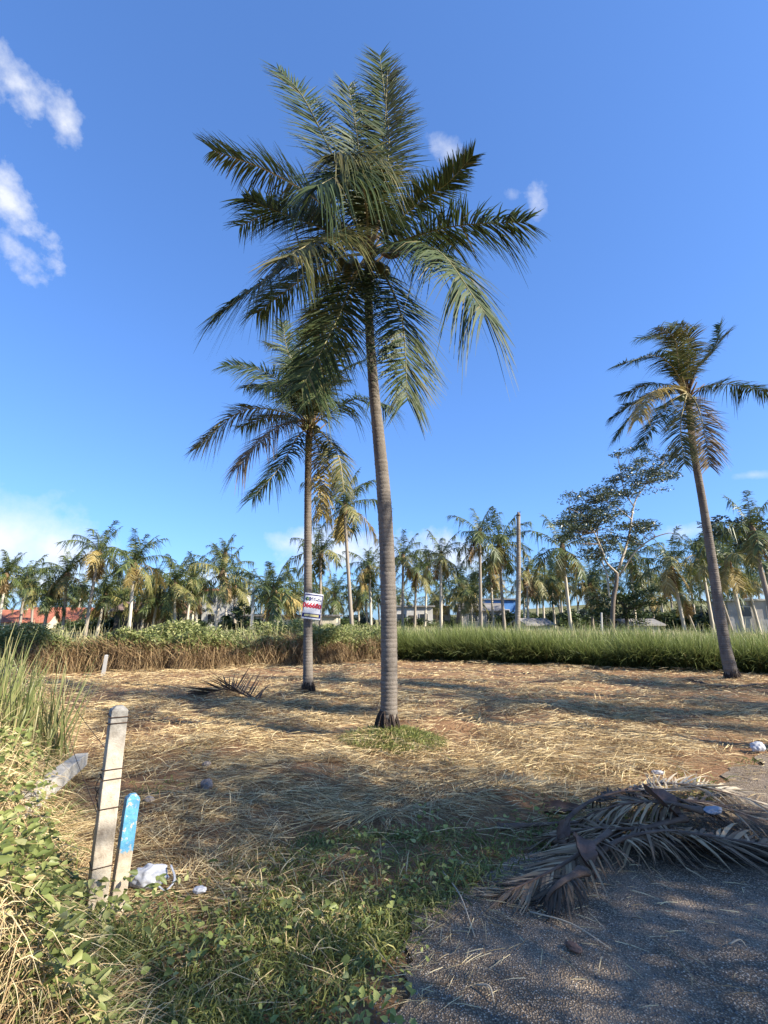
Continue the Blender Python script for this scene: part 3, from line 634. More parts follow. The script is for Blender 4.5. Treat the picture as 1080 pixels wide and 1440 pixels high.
# ------------------------------------------------------------------ leafy trees and bushes
def limb(P, r0, r1, n=14, seg=7): return tube_arr(catmull(P, n), np.linspace(r0, r1, n), seg, 1, 0.04)
def clump(c, n, rx, rz, size):
    a = rng.normal(size=(n, 3)); a = unit(a) * rng.random((n, 1)) ** 0.45; P = np.array(c) + a * np.array([rx, rx, rz])
    d = dirs(n, -55, 25); return leaves(P, d, size * rng.uniform(0.7, 1.25, n), size * 0.42 * rng.uniform(0.7, 1.2, n))
TY = 21.5; tb = at(857, 893, TY); tb.z = Hf(tb.x, TY)
tree = thing('leafy_tree', 'slim leafy tree with pale forked limbs and flat tiers of dark leaves', 'tree', tb); tv = np.array(tuple(tb))
p_ = lambda x, y, o=0: at(x, y, TY + o)
fork = p_(868, 806)
LIMBS = [[p_(870, 800), p_(884, 756, 0.2), p_(891, 712, 0.3), p_(902, 690, 0.4), p_(935, 648, 0.3)], [fork, p_(852, 790, -0.2), p_(846, 772, -0.4), p_(825, 730, -0.7), p_(800, 715, -0.9)],
         [p_(872, 808), p_(893, 776, -0.3), p_(918, 757, -0.6), p_(938, 750, -0.8), p_(947, 750, -0.9)], [p_(857, 840), p_(853, 806, 0.3), p_(846, 786, 0.5), p_(840, 740, 0.7), p_(850, 690, 0.8)],
         [p_(891, 712, 0.3), p_(878, 690, 0.2), p_(872, 660, 0)], [p_(888, 730, 0.2), p_(865, 712, -0.2), p_(842, 700, -0.5)]]
V, Fq = join_arr([limb([tb - Vector((0, 0, 0.1)), p_(862, 850), p_(866, 825), fork], 0.10, 0.075, 12, 9)])
put('trunk', mesh_np('tree_trunk', V - tv, Fq, M['bark_dark'], smooth=True), tree)
for k, L_ in enumerate(LIMBS):
    V, Fq = limb(L_, (0.062, 0.052, 0.042, 0.045, 0.03, 0.03)[k], 0.012); put('limb', mesh_np('tree_limb', V - tv, Fq, M['bark_pale'], smooth=True), tree)
cl, tw = [], []
limb_pts = [Vector(q) for L_ in LIMBS for q in catmull(L_, 12)[4:]]
spots = []
for (x0, y0, x1, y1, th, n, off) in ((870, 655, 950, 648, 26, 34, 0.3), (850, 690, 925, 672, 18, 26, 0.1), (795, 715, 885, 700, 22, 36, -0.5), (800, 745, 870, 720, 20, 26, -0.6),
                                     (785, 748, 832, 736, 20, 22, -0.8), (815, 775, 905, 745, 20, 30, 0.4), (880, 738, 912, 740, 10, 9, -0.2), (835, 790, 848, 772, 10, 4, -0.4)):
    for k in range(n):
        f = random.random(); spots.append((x0 + (x1 - x0) * f + random.uniform(-6, 6), y0 + (y1 - y0) * f + random.uniform(-th, th) * 0.9, off + random.uniform(-1.2, 1.2)))
for (x, y, o) in spots:
    c_ = p_(x, y, o); cl.append(clump(c_, random.randint(50, 85), random.uniform(0.30, 0.62), random.uniform(0.10, 0.20), 0.125))
    nb = min(limb_pts, key=lambda q: (q - c_).length + (2 if q.z > c_.z + 0.2 else 0)); tw.append(tube_arr(catmull([nb, (nb + c_) / 2 + Vector((0, 0, -0.08)), c_], 5), np.linspace(0.016, 0.004, 5), 4))
V, Fq = join_arr(cl); crown = put('crown', mesh_np('tree_crown', V - tv, Fq, M['tree_leaf']), tree)
V, Fq = join_arr(tw); tag(put('twigs', mesh_np('tree_twigs', V - tv, Fq, M['bark_dark']), crown), kind='stuff')

def round_tree(name, label, base, h, rx, rz, n, leaf, mat, group=None, trunk_r=0.18, per=70, spread=1.0):
    root = thing(name, label, 'tree', base, group)
    tr = [limb([(0, 0, -0.1), (0.1, 0.05, h * 0.35), (0, 0.1, h * 0.6)], trunk_r, trunk_r * 0.6, 8, 8)]; cl = []
    for k in range(n):
        a = unit(rng.normal(size=3)) * rng.random() ** 0.4; c_ = np.array([a[0] * rx, a[1] * rx, h - rz + a[2] * rz])
        cl.append(clump(c_, per, rx * 0.24 * spread, rz * 0.16 * spread, leaf))
        if k % 3 == 0: tr.append(limb([(0, 0.1, h * random.uniform(0.35, 0.6)), tuple(c_ * np.array([0.5, 0.5, 0.85])), tuple(c_)], trunk_r * 0.3, 0.015, 6, 5))
    V, Fq = join_arr(tr); put('trunk', mesh_np('round_tree_trunk', V, Fq, M['bark_dark'], smooth=True), root)
    V, Fq = join_arr(cl); put('crown', mesh_np('round_tree_crown', V, Fq, M[mat]), root); return root
b0 = at(1048, 872, 62); round_tree('leafy_tree', 'dark round-crowned tree rising behind the palms at far right', (b0.x, 62, Hf(b0.x, 62)), at(1048, 722, 62).z - Hf(b0.x, 62), 4.6, 3.2, 60, 0.5, 'dark_leaf')
b0 = at(345, 872, 44); round_tree('leafy_tree', 'low dense green tree behind the utility pole', (b0.x, 44, Hf(b0.x, 44)), 2.9, 1.7, 1.35, 30, 0.28, 'bush_leaf')
b0 = at(880, 872, 40); round_tree('leafy_tree', 'low bushy tree behind the foot of the slim leafy tree', (b0.x, 40, Hf(b0.x, 40)), 4.6, 2.7, 1.9, 44, 0.26, 'bush_leaf')
b0 = at(250, 872, 62); round_tree('leafy_tree', 'round dark tree between the shed and the red gable', (b0.x, 62, Hf(b0.x, 62)), 4.5, 3.2, 2.0, 30, 0.4, 'dark_leaf')
# roadside tree just outside the view: the foreground lies in its shade
SN = Vector((-SH.y, SH.x, 0))
for a_, s_, h, rx, rz, lab in ((7.5, 2.05, 6.2, 1.3, 2.9, 'low-branched roadside tree behind the camera, outside the view'), (8.0, 4.0, 8.7, 1.35, 3.9, 'taller roadside tree right of the camera, outside the view')):
    p = SH * a_ + SN * s_; round_tree('leafy_tree', lab, (p.x, p.y, 0), h, rx, rz, 150, 0.10, 'bush_leaf', 'roadside trees outside the view', 0.16, 150, 1.7)
BUSH = []
for k in range(4):
    cl = []
    for q in range(26):
        a = unit(rng.normal(size=3)) * rng.random() ** 0.4; cl.append(clump((a[0] * 1.3, a[1] * 1.0, 0.75 + a[2] * 0.7), 55, 0.38, 0.28, 0.24))
    V, Fq = join_arr(cl); BUSH.append(mesh_np('bush_foliage', V, Fq, M['bush_leaf' if k < 2 else 'dark_leaf']))
for k in range(84):
    Yb = random.uniform(48, 78); x = random.uniform(-0.8, 0.85) * Yb; s_ = random.uniform(0.8, 1.5) * (1 + 0.5 * float(sstep(0.1, 0.5, x / Yb)))
    o = put('bush', random.choice(BUSH), None, (x, Yb, Hf(x, Yb) - 0.1), (0, 0, random.uniform(0, 6)), (s_ * 1.3, s_, s_ * random.uniform(0.7, 1.1)))
    tag(o, 'dark leafy bush in the undergrowth below the plantation palms', 'bush', 'bushes under the plantation palms')

# bare dead palm stem
b0 = at(725, 890, 26); t0 = at(729, 726, 26); b0.z = Hf(b0.x, 26) - 0.1
r = thing('dead_palm_stem', 'bare dead palm stem without a crown standing in the tall grass', 'tree trunk', b0); bv = np.array(tuple(b0))
V, Fq = trunk_arr(catmull([b0, (b0 + t0) / 2 + Vector((0.05, 0, 0)), t0], 20), np.linspace(0.15, 0.10, 20), 0.12, 12); put('trunk', mesh_np('dead_stem', V - bv, Fq, M['trunk_dark'], smooth=True), r)
V, Fq = tube_arr(np.array([t0 - b0, t0 - b0 + Vector((0.02, 0, 0.12)), t0 - b0 + Vector((-0.02, 0, 0.25))]), [0.115, 0.09, 0.02], 9, 1, 0.25); put('broken_top', mesh_np('dead_top', V, Fq, M['bark_dark']), r)

# ------------------------------------------------------------------ houses
def box_me(name, sx_, sy_, sz_, mat, bev=0.0):
    bm = bmesh.new(); bmesh.ops.create_cube(bm, size=1)
    for v in bm.verts: v.co.x *= sx_; v.co.y *= sy_; v.co.z = (v.co.z + 0.5) * sz_
    if bev: bmesh.ops.bevel(bm, geom=bm.edges[:], offset=bev, segments=2, affect='EDGES')
    me = bpy.data.meshes.new(name); bm.to_mesh(me); bm.free(); me.materials.append(mat); return me
def gable_me(name, w, d, h, over, mat, th=0.12):
    W, Dp = w / 2 + over, d / 2 + over; V = []; 
    for y in (-Dp, Dp):
        V += [(-W, y, -h * over / (w / 2)), (0, y, h), (W, y, -h * over / (w / 2)), (W, y, -h * over / (w / 2) + th), (0, y, h + th * 1.3), (-W, y, -h * over / (w / 2) + th)]
    Fs = [(0, 1, 7, 6), (1, 2, 8, 7), (2, 3, 9, 8), (3, 4, 10, 9), (4, 5, 11, 10), (5, 0, 6, 11), (0, 5, 4, 1), (1, 4, 3, 2), (6, 7, 10, 11), (7, 8, 9, 10)]
    me = bpy.data.meshes.new(name); me.from_pydata(V, [], Fs); me.update(); me.materials.append(mat); return me
M['white_wall'] = solid('whitewash', (0.40, 0.39, 0.36), (0.58, 0.56, 0.52), 1.5, 0.9, 0.1)
M['cream_wall'] = solid('cream_plaster', (0.55, 0.49, 0.36), (0.68, 0.62, 0.48), 1.2, 0.9, 0.1)
M['grey_wall'] = solid('grey_block', (0.26, 0.25, 0.24), (0.40, 0.39, 0.37), 1.5, 0.95, 0.3, 6)
M['blue_wall'] = solid('blue_paint', (0.07, 0.20, 0.50), (0.11, 0.28, 0.62), 1, 0.7, 0.05)
M['red_roof'] = solid('red_roof_tiles', (0.26, 0.085, 0.05), (0.40, 0.15, 0.09), 2.5, 0.85, 0.5, 14, 0.03)
M['brown_roof'] = solid('old_roof_tiles', (0.16, 0.10, 0.075), (0.30, 0.20, 0.15), 2, 0.9, 0.5, 14, 0.03)
M['tin_roof'] = solid('weathered_sheet_roof', (0.16, 0.15, 0.145), (0.27, 0.255, 0.24), 1.5, 0.7, 0.3, 10, 0.02)
M['dark_wood'] = solid('dark_boards', (0.045, 0.038, 0.032), (0.10, 0.085, 0.07), 3, 0.9, 0.3)
M['glass'] = solid('dark_window', (0.02, 0.025, 0.03), (0.035, 0.04, 0.05), 1, 0.15, 0, spec=0.6)
M['frame'] = solid('window_frame', (0.45, 0.42, 0.38), (0.6, 0.57, 0.52), 1, 0.7, 0)
def house(name, label, px, Yh, w, d, hw, hr, wall, roof, rz=0.0, wins=(), door=None, flat=False, dz=0.0):
    b_ = at(px, 872, Yh); gz = Hf(b_.x, Yh) + dz; r = thing(name, label, 'house' if 'shed' not in name and 'hut' not in name else 'shed', (b_.x, Yh, gz), None, (0, 0, rz))
    wl = put('wall', box_me(name + '_wall', w, d, hw, M[wall]), r, (0, 0, -0.2))
    hw2 = hw - 0.2
    if flat: put('roof', box_me(name + '_roof', w + 0.5, d + 0.5, 0.16, M[roof]), r, (0, 0, hw2 + 0.003))
    else:
        # gable ridge along x: build with ridge along y then turn
        put('roof', gable_me(name + '_roof', d, w, hr, 0.35, M[roof]), r, (0, 0, hw2 + 0.003), (0, 0, math.pi / 2))
        gm = bpy.data.meshes.new(name + '_gable'); y2 = d / 2 - 0.02
        Vg = []; Fg = []
        for k, xx in enumerate((-w / 2 + 0.02, w / 2 - 0.02)):
            Vg += [(xx, -y2, hw2), (xx, y2, hw2), (xx, 0, hw2 + hr * 0.96)]; Fg.append((k * 3, k * 3 + 1, k * 3 + 2))
        gm.from_pydata(Vg, [], Fg); gm.update(); gm.materials.append(M[wall]); put('gable', gm, r)
    for (wx, wz, ww, wh) in wins:
        f = put('window', box_me(name + '_win', ww, 0.08, wh, M['frame']), r, (wx, -d / 2 - 0.02, wz)); put('pane', box_me(name + '_pane', ww * 0.84, 0.03, wh * 0.84, M['glass']), f, (0, -0.04, wh * 0.08))
    if door: put('door', box_me(name + '_door', 0.9, 0.06, 2.0, M['dark_wood']), r, (door, -d / 2 - 0.02, -0.1))
    return r
house('house', 'low cream house with bright red tiled roof at the left edge', 30, 56, 6.0, 5, 1.9, 1.1, 'cream_wall', 'red_roof', 0.35, ((-1.5, 0.7, 1, 0.8),), dz=-1.0)
house('house', 'long orange-red tiled house behind the left palms', 92, 62, 7, 5, 1.6, 1.3, 'cream_wall', 'red_roof', 0.5, ((-1.5, 0.6, 1, 0.8), (1.5, 0.6, 1, 0.8)), dz=-0.6)
house('wooden_shed', 'dark boarded shed with brown roof among the left palms', 213, 50, 5.2, 4, 2.4, 0.7, 'dark_wood', 'brown_roof', 0.0, (), -1.2)
house('house', 'cream house with old brown roof right of the dark shed', 243, 53, 4.0, 4, 2.2, 0.9, 'cream_wall', 'brown_roof', 0.1, ((-0.8, 0.9, 0.8, 0.8),), 0.8)
house('house', 'small house showing only a red gabled roof', 296, 66, 3.4, 4, 3.2, 1.1, 'cream_wall', 'red_roof', 0.2, ((0, 1.2, 1.0, 0.8),), dz=0.6)
house('house', 'white two-storey house with dark upper opening', 318, 64, 4.8, 4, 4.2, 0.5, 'white_wall', 'tin_roof', 0.0, ((-1.2, 2.7, 1.0, 1.2), (0.6, 2.7, 1.0, 1.2), (-1.2, 0.5, 1, 1), (1.2, 0.5, 1, 1)), None, True, 0.2)
house('house', 'long low whitewashed building with grey roof behind the sign', 408, 50, 9.5, 4, 1.9, 0.5, 'cream_wall', 'tin_roof', 0.0, ((-2.6, 0.7, 1.2, 0.8), (1.9, 0.6, 1.2, 0.8)), None, True)
house('house', 'white bungalow beside the central trunk', 578, 58, 4.6, 4, 3.0, 0.6, 'white_wall', 'tin_roof', 0.0, ((-1.2, 1.2, 1.0, 0.9), (1.3, 1.2, 1.0, 0.9)), 0.1, True, -0.2)
house('house', 'grey house with dark openings right of the white bungalow', 607, 62, 4.0, 4, 3.0, 0.6, 'grey_wall', 'brown_roof', 0.0, ((-0.8, 1.2, 1.2, 1.0), (0.9, 1.2, 1.0, 1.0)), None, True, -0.2)
house('house', 'bright blue house glimpsed between palm trunks', 695, 62, 4.4, 4, 3.8, 0.6, 'blue_wall', 'tin_roof', 0.0, ((-1.2, 1.4, 1.1, 1.1), (0.9, 1.4, 1.1, 1.1)), None, True, -0.2)
house('house', 'dark low house with pale sheet roof left of the blue house', 673, 60, 4.6, 4, 2.4, 0.7, 'grey_wall', 'tin_roof', 0.0, ((-1.0, 0.9, 1.2, 1.0), (1.0, 0.9, 1.0, 1.0)))
house('storage_hut', 'tiny cream hut with slanting roof right of the bare pole', 747, 44, 2.3, 2.0, 1.3, 0.35, 'cream_wall', 'tin_roof', 0.35, ((-0.4, 0.5, 0.5, 0.4),))
house('storage_hut', 'low grey block wall hut behind the leafy tree stem', 893, 42, 2.8, 2.0, 1.3, 0.3, 'grey_wall', 'tin_roof', 0.2, ((0.5, 0.5, 0.5, 0.4),))
house('house', 'grey house with white eave at the right edge', 1062, 48, 6.0, 4, 2.9, 0.5, 'grey_wall', 'white_wall', -0.2, ((-1.6, 1.2, 1.0, 1.0), (0.6, 1.2, 1.0, 1.0)), None, True, 0.2)

# utility pole, field posts
def post_me(name, w, d, h, mat, top=0.06, taper=0.9):
    bm = bmesh.new(); bmesh.ops.create_cube(bm, size=1); bmesh.ops.subdivide_edges(bm, edges=[e for e in bm.edges if abs(e.verts[0].co.z - e.verts[1].co.z) > 0.5], cuts=8)
    for v in bm.verts:
        f = v.co.z + 0.5; k = 1 - (1 - taper) * f; v.co = Vector((v.co.x * w * k + random.uniform(-1, 1) * w * 0.012, v.co.y * d * k + random.uniform(-1, 1) * d * 0.012, f * h))
    tf = max(bm.faces, key=lambda f: f.calc_center_median().z if abs(f.normal.z) > 0.5 else -9)
    r_ = bmesh.ops.extrude_face_region(bm, geom=[tf]); vs_ = [v for v in r_['geom'] if isinstance(v, bmesh.types.BMVert)]
    c_ = sum((v.co for v in vs_), Vector()) / 4
    for v in vs_: v.co = c_ + (v.co - c_) * 0.45 + Vector((0, 0, top))
    bm.faces.remove(tf) if tf.is_valid else None
    bmesh.ops.bevel(bm, geom=bm.edges[:], offset=w * 0.06, segments=2, affect='EDGES', profile=0.6)
    me = bpy.data.meshes.new(name); bm.to_mesh(me); bm.free(); me.materials.append(mat); return me
M['concrete'] = solid('weathered_concrete', (0.34, 0.31, 0.26), (0.60, 0.55, 0.46), 7, 0.9, 0.6, 70, 0.006)
b0 = at(354, 880, 34); gz = Hf(b0.x, 34); t0 = at(354, 828, 34)
up = thing('utility_pole', 'thin grey concrete utility pole left of the swept palm', 'utility pole', (b0.x, 34, gz))
put('pole', post_me('utility_pole', 0.2, 0.2, t0.z - gz, M['concrete'], 0.05, 0.7), up);
for (x, y, Yp, hh, lab) in ((147, 951, 14.4, 0.55, 'short pale boundary post at the dark end of the left hedge'), (359, 940, 17.2, 0.62, 'pale boundary post half hidden in the dry hedge left of the signed palm'), (843, 880, 30, 1.9, 'stubby pale post in the meadow left of the leafy tree'),
                            (367 + 62, 936, 17.9, 0.9, 'pale boundary post just behind the signed palm')):
    b0 = at(x, y, Yp); o = put('boundary_post', post_me('boundary_post', 0.10, 0.10, hh + 0.1, M['grey_wall'], 0.02), None, (b0.x, Yp - 0.1, Hf(b0.x, Yp) - 0.1), (0.03, 0.06, 0.4)); tag(o, lab, 'fence post', 'boundary posts round the field')

# ------------------------------------------------------------------ sign on the second palm
M['sign_white'] = solid('sign_white', (0.72, 0.72, 0.74), (0.80, 0.80, 0.80), 3, 0.5, 0)
M['sign_navy'] = solid('sign_navy', (0.012, 0.018, 0.13), (0.02, 0.028, 0.17), 3, 0.5, 0)
M['sign_red'] = solid('sign_red', (0.55, 0.02, 0.04), (0.62, 0.03, 0.05), 3, 0.5, 0)
M['sign_yellow'] = solid('sign_yellow', (0.72, 0.62, 0.25), (0.78, 0.68, 0.32), 3, 0.5, 0)
M['sign_green'] = solid('sign_green', (0.03, 0.14, 0.04), (0.05, 0.2, 0.06), 3, 0.5, 0)
sy = YB - 0.2; c0 = at(439.5, 852.5, sy); sw, sh_ = 26 / F_PX * sy * 1.0, 35 / F_PX * sy * 1.0
sg = thing('sign_board', 'small white notice board with blue border and red lettering nailed to the palm', 'sign', c0, None, (0, R(6.5), R(14)))
put('panel', box_me('sign_panel', sw, 0.015, sh_, M['sign_white']), sg, (0, 0, -sh_ / 2))
for nm, x, z, w_, h_ in (('border', 0, sh_ * 0.435, sw * 0.96, sh_ * 0.035), ('border', -sw * 0.47, 0.1 * sh_, sw * 0.035, sh_ * 0.65), ('border', sw * 0.47, 0.1 * sh_, sw * 0.03, sh_ * 0.62), ('footer_band', 0, -sh_ * 0.36, sw * 0.97, sh_ * 0.155)):
    put(nm, box_me('sign_' + nm, w_, 0.004, h_, M['sign_navy']), sg, (x, -0.0105, z - h_ / 2))
for x in (-0.27, 0.02, 0.28): put('footer_plate', box_me('sign_plate', sw * 0.25, 0.004, sh_ * 0.085, M['sign_yellow']), sg, (x * sw * 0.95, -0.015, -sh_ * 0.36 - sh_ * 0.0425))
def text(s_, size, mat, x, z, y=-0.0125):
    cu = bpy.data.curves.new('lettering', 'FONT'); cu.body = s_; cu.size = size; cu.align_x = 'CENTER'; cu.align_y = 'CENTER'; cu.extrude = 0.002; cu.offset = 0.004
    ob = bpy.data.objects.new('t', cu); COL.objects.link(ob); dg = bpy.context.evaluated_depsgraph_get(); me = bpy.data.meshes.new_from_object(ob.evaluated_get(dg)); bpy.data.objects.remove(ob)
    me.materials.clear(); me.materials.append(M[mat]); return put('lettering', me, sg, (x, y, z), (math.pi / 2, 0, 0))
text('066', sh_ * 0.19, 'sign_navy', -sw * 0.06, sh_ * 0.265); text('-6-', sh_ * 0.17, 'sign_navy', sw * 0.29, sh_ * 0.255)
text('06660', sh_ * 0.25, 'sign_red', -sw * 0.10, sh_ * 0.015); text('60', sh_ * 0.22, 'sign_red', sw * 0.31, -sh_ * 0.01)
V, Fq = tube_arr(np.array([[0, 0, 0], [0, -0.004, 0], [0, -0.008, 0]]), [sw * 0.09] * 3, 18); lg = put('logo_disc', mesh_np('logo', V, Fq, M['sign_green']), sg, (-sw * 0.33, -0.008, sh_ * 0.27))
V, Fq = tube_arr(np.array([[0, 0, 0], [0, -0.002, 0], [0, -0.004, 0]]), [sw * 0.04] * 3, 12); put('logo_centre', mesh_np('logo_c', V, Fq, M['sign_yellow']), lg, (0.005, -0.007, -0.005))

# ------------------------------------------------------------------ grass, straw, weeds (uncountable)
def stuff(name, V, Fq, mat, label, cat, t=None): return tag(put(name, mesh_np(name, V, Fq, mat, t)), label, cat, kind='stuff')
def field_pts(n, y0, y1, pw=1.6, wide=0.92):
    u = rng.random(n); y = (y0 ** (1 - pw) + u * (y1 ** (1 - pw) - y0 ** (1 - pw))) ** (1 / (1 - pw)); return rng.uniform(-1, 1, n) * (wide * y + 0.4), y
# mown straw
x, y = field_pts(330000, 2.3, 21, 1.35)
ok = (d_left(x, y) > -0.25) & (y < y_edge(x) + 0.4); dr = d_road(x, y)
bare = vnoise(x, y, 0.9, 3) * 0.6 + vnoise(x, y, 2.7, 4) * 0.4
dens = np.where(y < 5.4, 0.07 + 0.75 * sstep(0.46, 0.70, bare), 0.27 + 0.8 * sstep(0.40, 0.62, bare)) * sstep(0.12, -0.5, dr) + (0.010 + 0.16 * np.exp(-np.maximum(dr, 0) / 0.22)) * (dr > 0) * (dr < 2.2)
dens = dens * np.where((y < 4.1) & (dr > -1.3), 0.5, 1.0)
ok &= rng.random(len(x)) < dens; x, y, dr, bare = x[ok], y[ok], dr[ok], bare[ok]; N = len(x)
ang = 6.3 * vnoise(x, y, 0.45, 8) + 3.2 * vnoise(x, y, 1.7, 9) + rng.normal(0, 0.8, N)
L = rng.uniform(0.06, 0.34, N) * np.where(dr > 0, 0.5, 1); pile = 0.02 + 0.09 * sstep(0.4, 0.75, vnoise(x, y, 1.3, 12)) * (dr < -0.2)
z = H(x, y) + 0.012 + rng.random(N) * pile
el = rng.normal(0.06, 0.13, N) * np.where(dr > 0, 0.15, 1)
Dv = np.stack([np.cos(ang) * np.cos(el), np.sin(ang) * np.cos(el), np.sin(el)], 1)
V, Fq, t = blades(np.stack([x, y, z], 1), Dv, L, 0.0020 + 0.00062 * y * rng.uniform(0.5, 1.4, N), 0.12, 2)
stuff('mown_straw', V, Fq, M['straw'], 'dry golden mown straw covering the field', 'straw')
# standing stubble and curling straw tufts
x, y = field_pts(16000, 2.6, 20, 1.5); ok = (d_left(x, y) > 0.0) & (y < y_edge(x)) & (d_road(x, y) < -0.3) & (vnoise(x, y, 1.9, 21) > 0.58); x, y = x[ok], y[ok]; N = len(x)
V, Fq, t = blades(np.stack([x, y, H(x, y)], 1), dirs(N, 15, 80), rng.uniform(0.08, 0.26, N), 0.004 + 0.0007 * y, 0.45, 3)
stuff('straw_stubble', V, Fq, M['straw'], 'curling straw stubble sticking up from the mown field', 'straw')
# tall grass wall on the right with its meadow
def along_edge(n, x0, x1, d0, d1, pw=1.0):
    x = rng.uniform(x0, x1, n); return x, y_edge(x) + d0 + (d1 - d0) * rng.random(n) ** pw
x, y = along_edge(72000, 0.15, 16, 0.0, 5.0, 1.7); N = len(x)
tuss = vnoise(x, y, 0.55, 34) * 0.4 + vnoise(x, y, 1.3, 31) * 0.35 + vnoise(x, y, 3.1, 32) * 0.25
y = y + 0.35 * (vnoise(x, x * 0, 1.3, 33) - 0.5)
L = (0.95 + 1.15 * tuss) * rng.uniform(0.6, 1.12, N); front = np.exp(-np.maximum(y - y_edge(x), 0) / 0.5)
Dv = dirs(N, 52, 86) + np.stack([-0.12 * np.ones(N), -0.35 * front, np.zeros(N)], 1)
V, Fq, t = blades(np.stack([x, y, H(x, y)], 1), Dv, L, 0.020 * rng.uniform(0.5, 1.5, N), rng.uniform(0.1, 0.6, N), 3, None, 0.1)
stuff('tall_grass', V, Fq, M['tall_grass'], 'tall green grass wall along the right side of the field', 'grass', t)
x, y = along_edge(46000, -14, 20, 2.2, 30.0, 1.25); N = len(x); Dv = dirs(N, 60, 88)
ok = ~((x < 0) & (y < y_edge(x) + 3)); x, y, Dv = x[ok], y[ok], Dv[ok]; N = len(x)
L = (0.75 + 0.5 * vnoise(x, y, 0.5, 41)) * rng.uniform(0.7, 1.1, N) * np.where(x < 0, 0.85, 1.0)
V, Fq, t = blades(np.stack([x, y, H(x, y)], 1), Dv, L, 0.026 + 0.0012 * (y - 15), 0.18, 2, None, 0.25)
x2, y2 = along_edge(3800, -12, 16, 0.3, 4.5, 1.0); n2 = len(x2); keep = vnoise(x2, y2, 0.9, 43) > 0.4; x2, y2 = x2[keep], y2[keep]; n2 = len(x2)
V2, F2, t2 = blades(np.stack([x2, y2, H(x2, y2)], 1), dirs(n2, 70, 89), rng.uniform(1.05, 1.75, n2), 0.014, rng.uniform(0.05, 0.35, n2), 3, None, 0.6)
V, Fq = join_arr([(V, Fq), (V2, F2)]); t = np.concatenate([t, t2])
stuff('meadow_grass', V, Fq, M['meadow'], 'pale seeding meadow grass in front of the plantation', 'grass', t)
# left hedge: dead hanging stalks below, green creeper on top
x = rng.uniform(-11.5, 0.25, 42000); N = len(x); wob = 0.9 * (vnoise(x, x * 0, 0.6, 51) - 0.5) + 0.5 * (vnoise(x, x * 0, 2.3, 57) - 0.5); dp = 1.0 * rng.random(N) ** 1.3; y = y_edge(x) + dp + wob
top = 0.22 + 0.60 * vnoise(x, x * 0, 0.8, 52) + 0.25 * vnoise(x, y, 3.1, 58); z = H(x, y) + top * rng.uniform(0.15, 1.05, N)
ok = rng.random(N) < 0.35 + 0.65 * sstep(0.3, 0.55, vnoise(x, y, 2.6, 59)); x, y, z, top = x[ok], y[ok], z[ok], top[ok]; N = len(x)
Dv = np.stack([rng.normal(0, 0.55, N), -0.15 - 0.7 * rng.random(N), -np.ones(N) * rng.choice([1.0, 1.0, -0.6], N)], 1)
V, Fq, t = blades(np.stack([x, y, z], 1), Dv, rng.uniform(0.15, 0.6, N), 0.016 * rng.uniform(0.4, 1.3, N), 0.15, 2)
V[:, 2] = np.maximum(V[:, 2], H(V[:, 0], V[:, 1]) + 0.01)
stuff('dry_hedge_stalks', V, Fq, M['dry_stalk'], 'dead brown stalks hanging along the cut edge of the left hedge', 'dry grass')
x = rng.uniform(-12.5, 0.4, 52000); N = len(x); wob = 0.9 * (vnoise(x, x * 0, 0.6, 51) - 0.5) + 0.5 * (vnoise(x, x * 0, 2.3, 57) - 0.5); d = 4.6 * rng.random(N) ** 1.5; y = y_edge(x) + d + 0.15 + wob
hh = 0.40 + 0.80 * vnoise(x, y, 0.8, 55) + 0.45 * vnoise(x, y, 2.4, 56); fall = np.where(d < 0.7, 0.25 + 0.6 * vnoise(x, y, 1.9, 60), 0.3)
z = H(x, y) + hh * (1 - fall * rng.random(N) ** 1.6)
V, Fq = leaves(np.stack([x, y, z], 1), dirs(N, -50, 45), rng.uniform(0.06, 0.15, N), rng.uniform(0.03, 0.07, N))
x2 = rng.uniform(-12.5, 0.4, 26000); n2 = len(x2); y2 = y_edge(x2) + 0.5 + 4.2 * rng.random(n2)
V2, F2, _ = blades(np.stack([x2, y2, H(x2, y2) + 0.3], 1), dirs(n2, 50, 85), rng.uniform(0.45, 1.2, n2), 0.016, 0.4, 3)
V, Fq = join_arr([(V, Fq), (V2, F2)])
stuff('creeper_hedge', V, Fq, M['vine_leaf'], 'green creeper leaves and grass topping the left hedge', 'hedge')
# left weed bank
x, y = field_pts(120000, 1.9, 15, 1.7, 1.0); dl = d_left(x, y) + 0.25 * (vnoise(x, y, 1.6, 61) - 0.5); ok = (dl < 0.0) & (d_road(x, y) < 0.05); x, y, dl = x[ok], y[ok], dl[ok]; N = len(x)
dep = sstep(0.0, -0.5, dl); hump = 0.32 * dep * (0.5 + vnoise(x, y, 1.4, 62))
z = H(x, y) + rng.random(N) * hump
Dv = dirs(N, -8, 62) + np.array([0.15, -0.2, 0])
V, Fq, t = blades(np.stack([x, y, z], 1), Dv, rng.uniform(0.10, 0.40, N), 0.0026 + 0.0006 * y, 0.7, 3)
x2, y2 = field_pts(9000, 2.6, 14, 1.3, 1.0); ok = (d_left(x2, y2) < -0.45) & (vnoise(x2, y2, 1.2, 66) > 0.42); x2, y2 = x2[ok], y2[ok]; n2 = len(x2)
V2, F2, _ = blades(np.stack([x2, y2, H(x2, y2) + 0.1], 1), dirs(n2, 50, 88), rng.uniform(0.25, 0.75, n2), 0.004 + 0.0007 * y2, 0.35, 3); V, Fq = join_arr([(V, Fq), (V2, F2)])
stuff('dry_weed_tangle', V, Fq, M['straw'], 'tangled dry grass over the left roadside bank', 'dry grass')
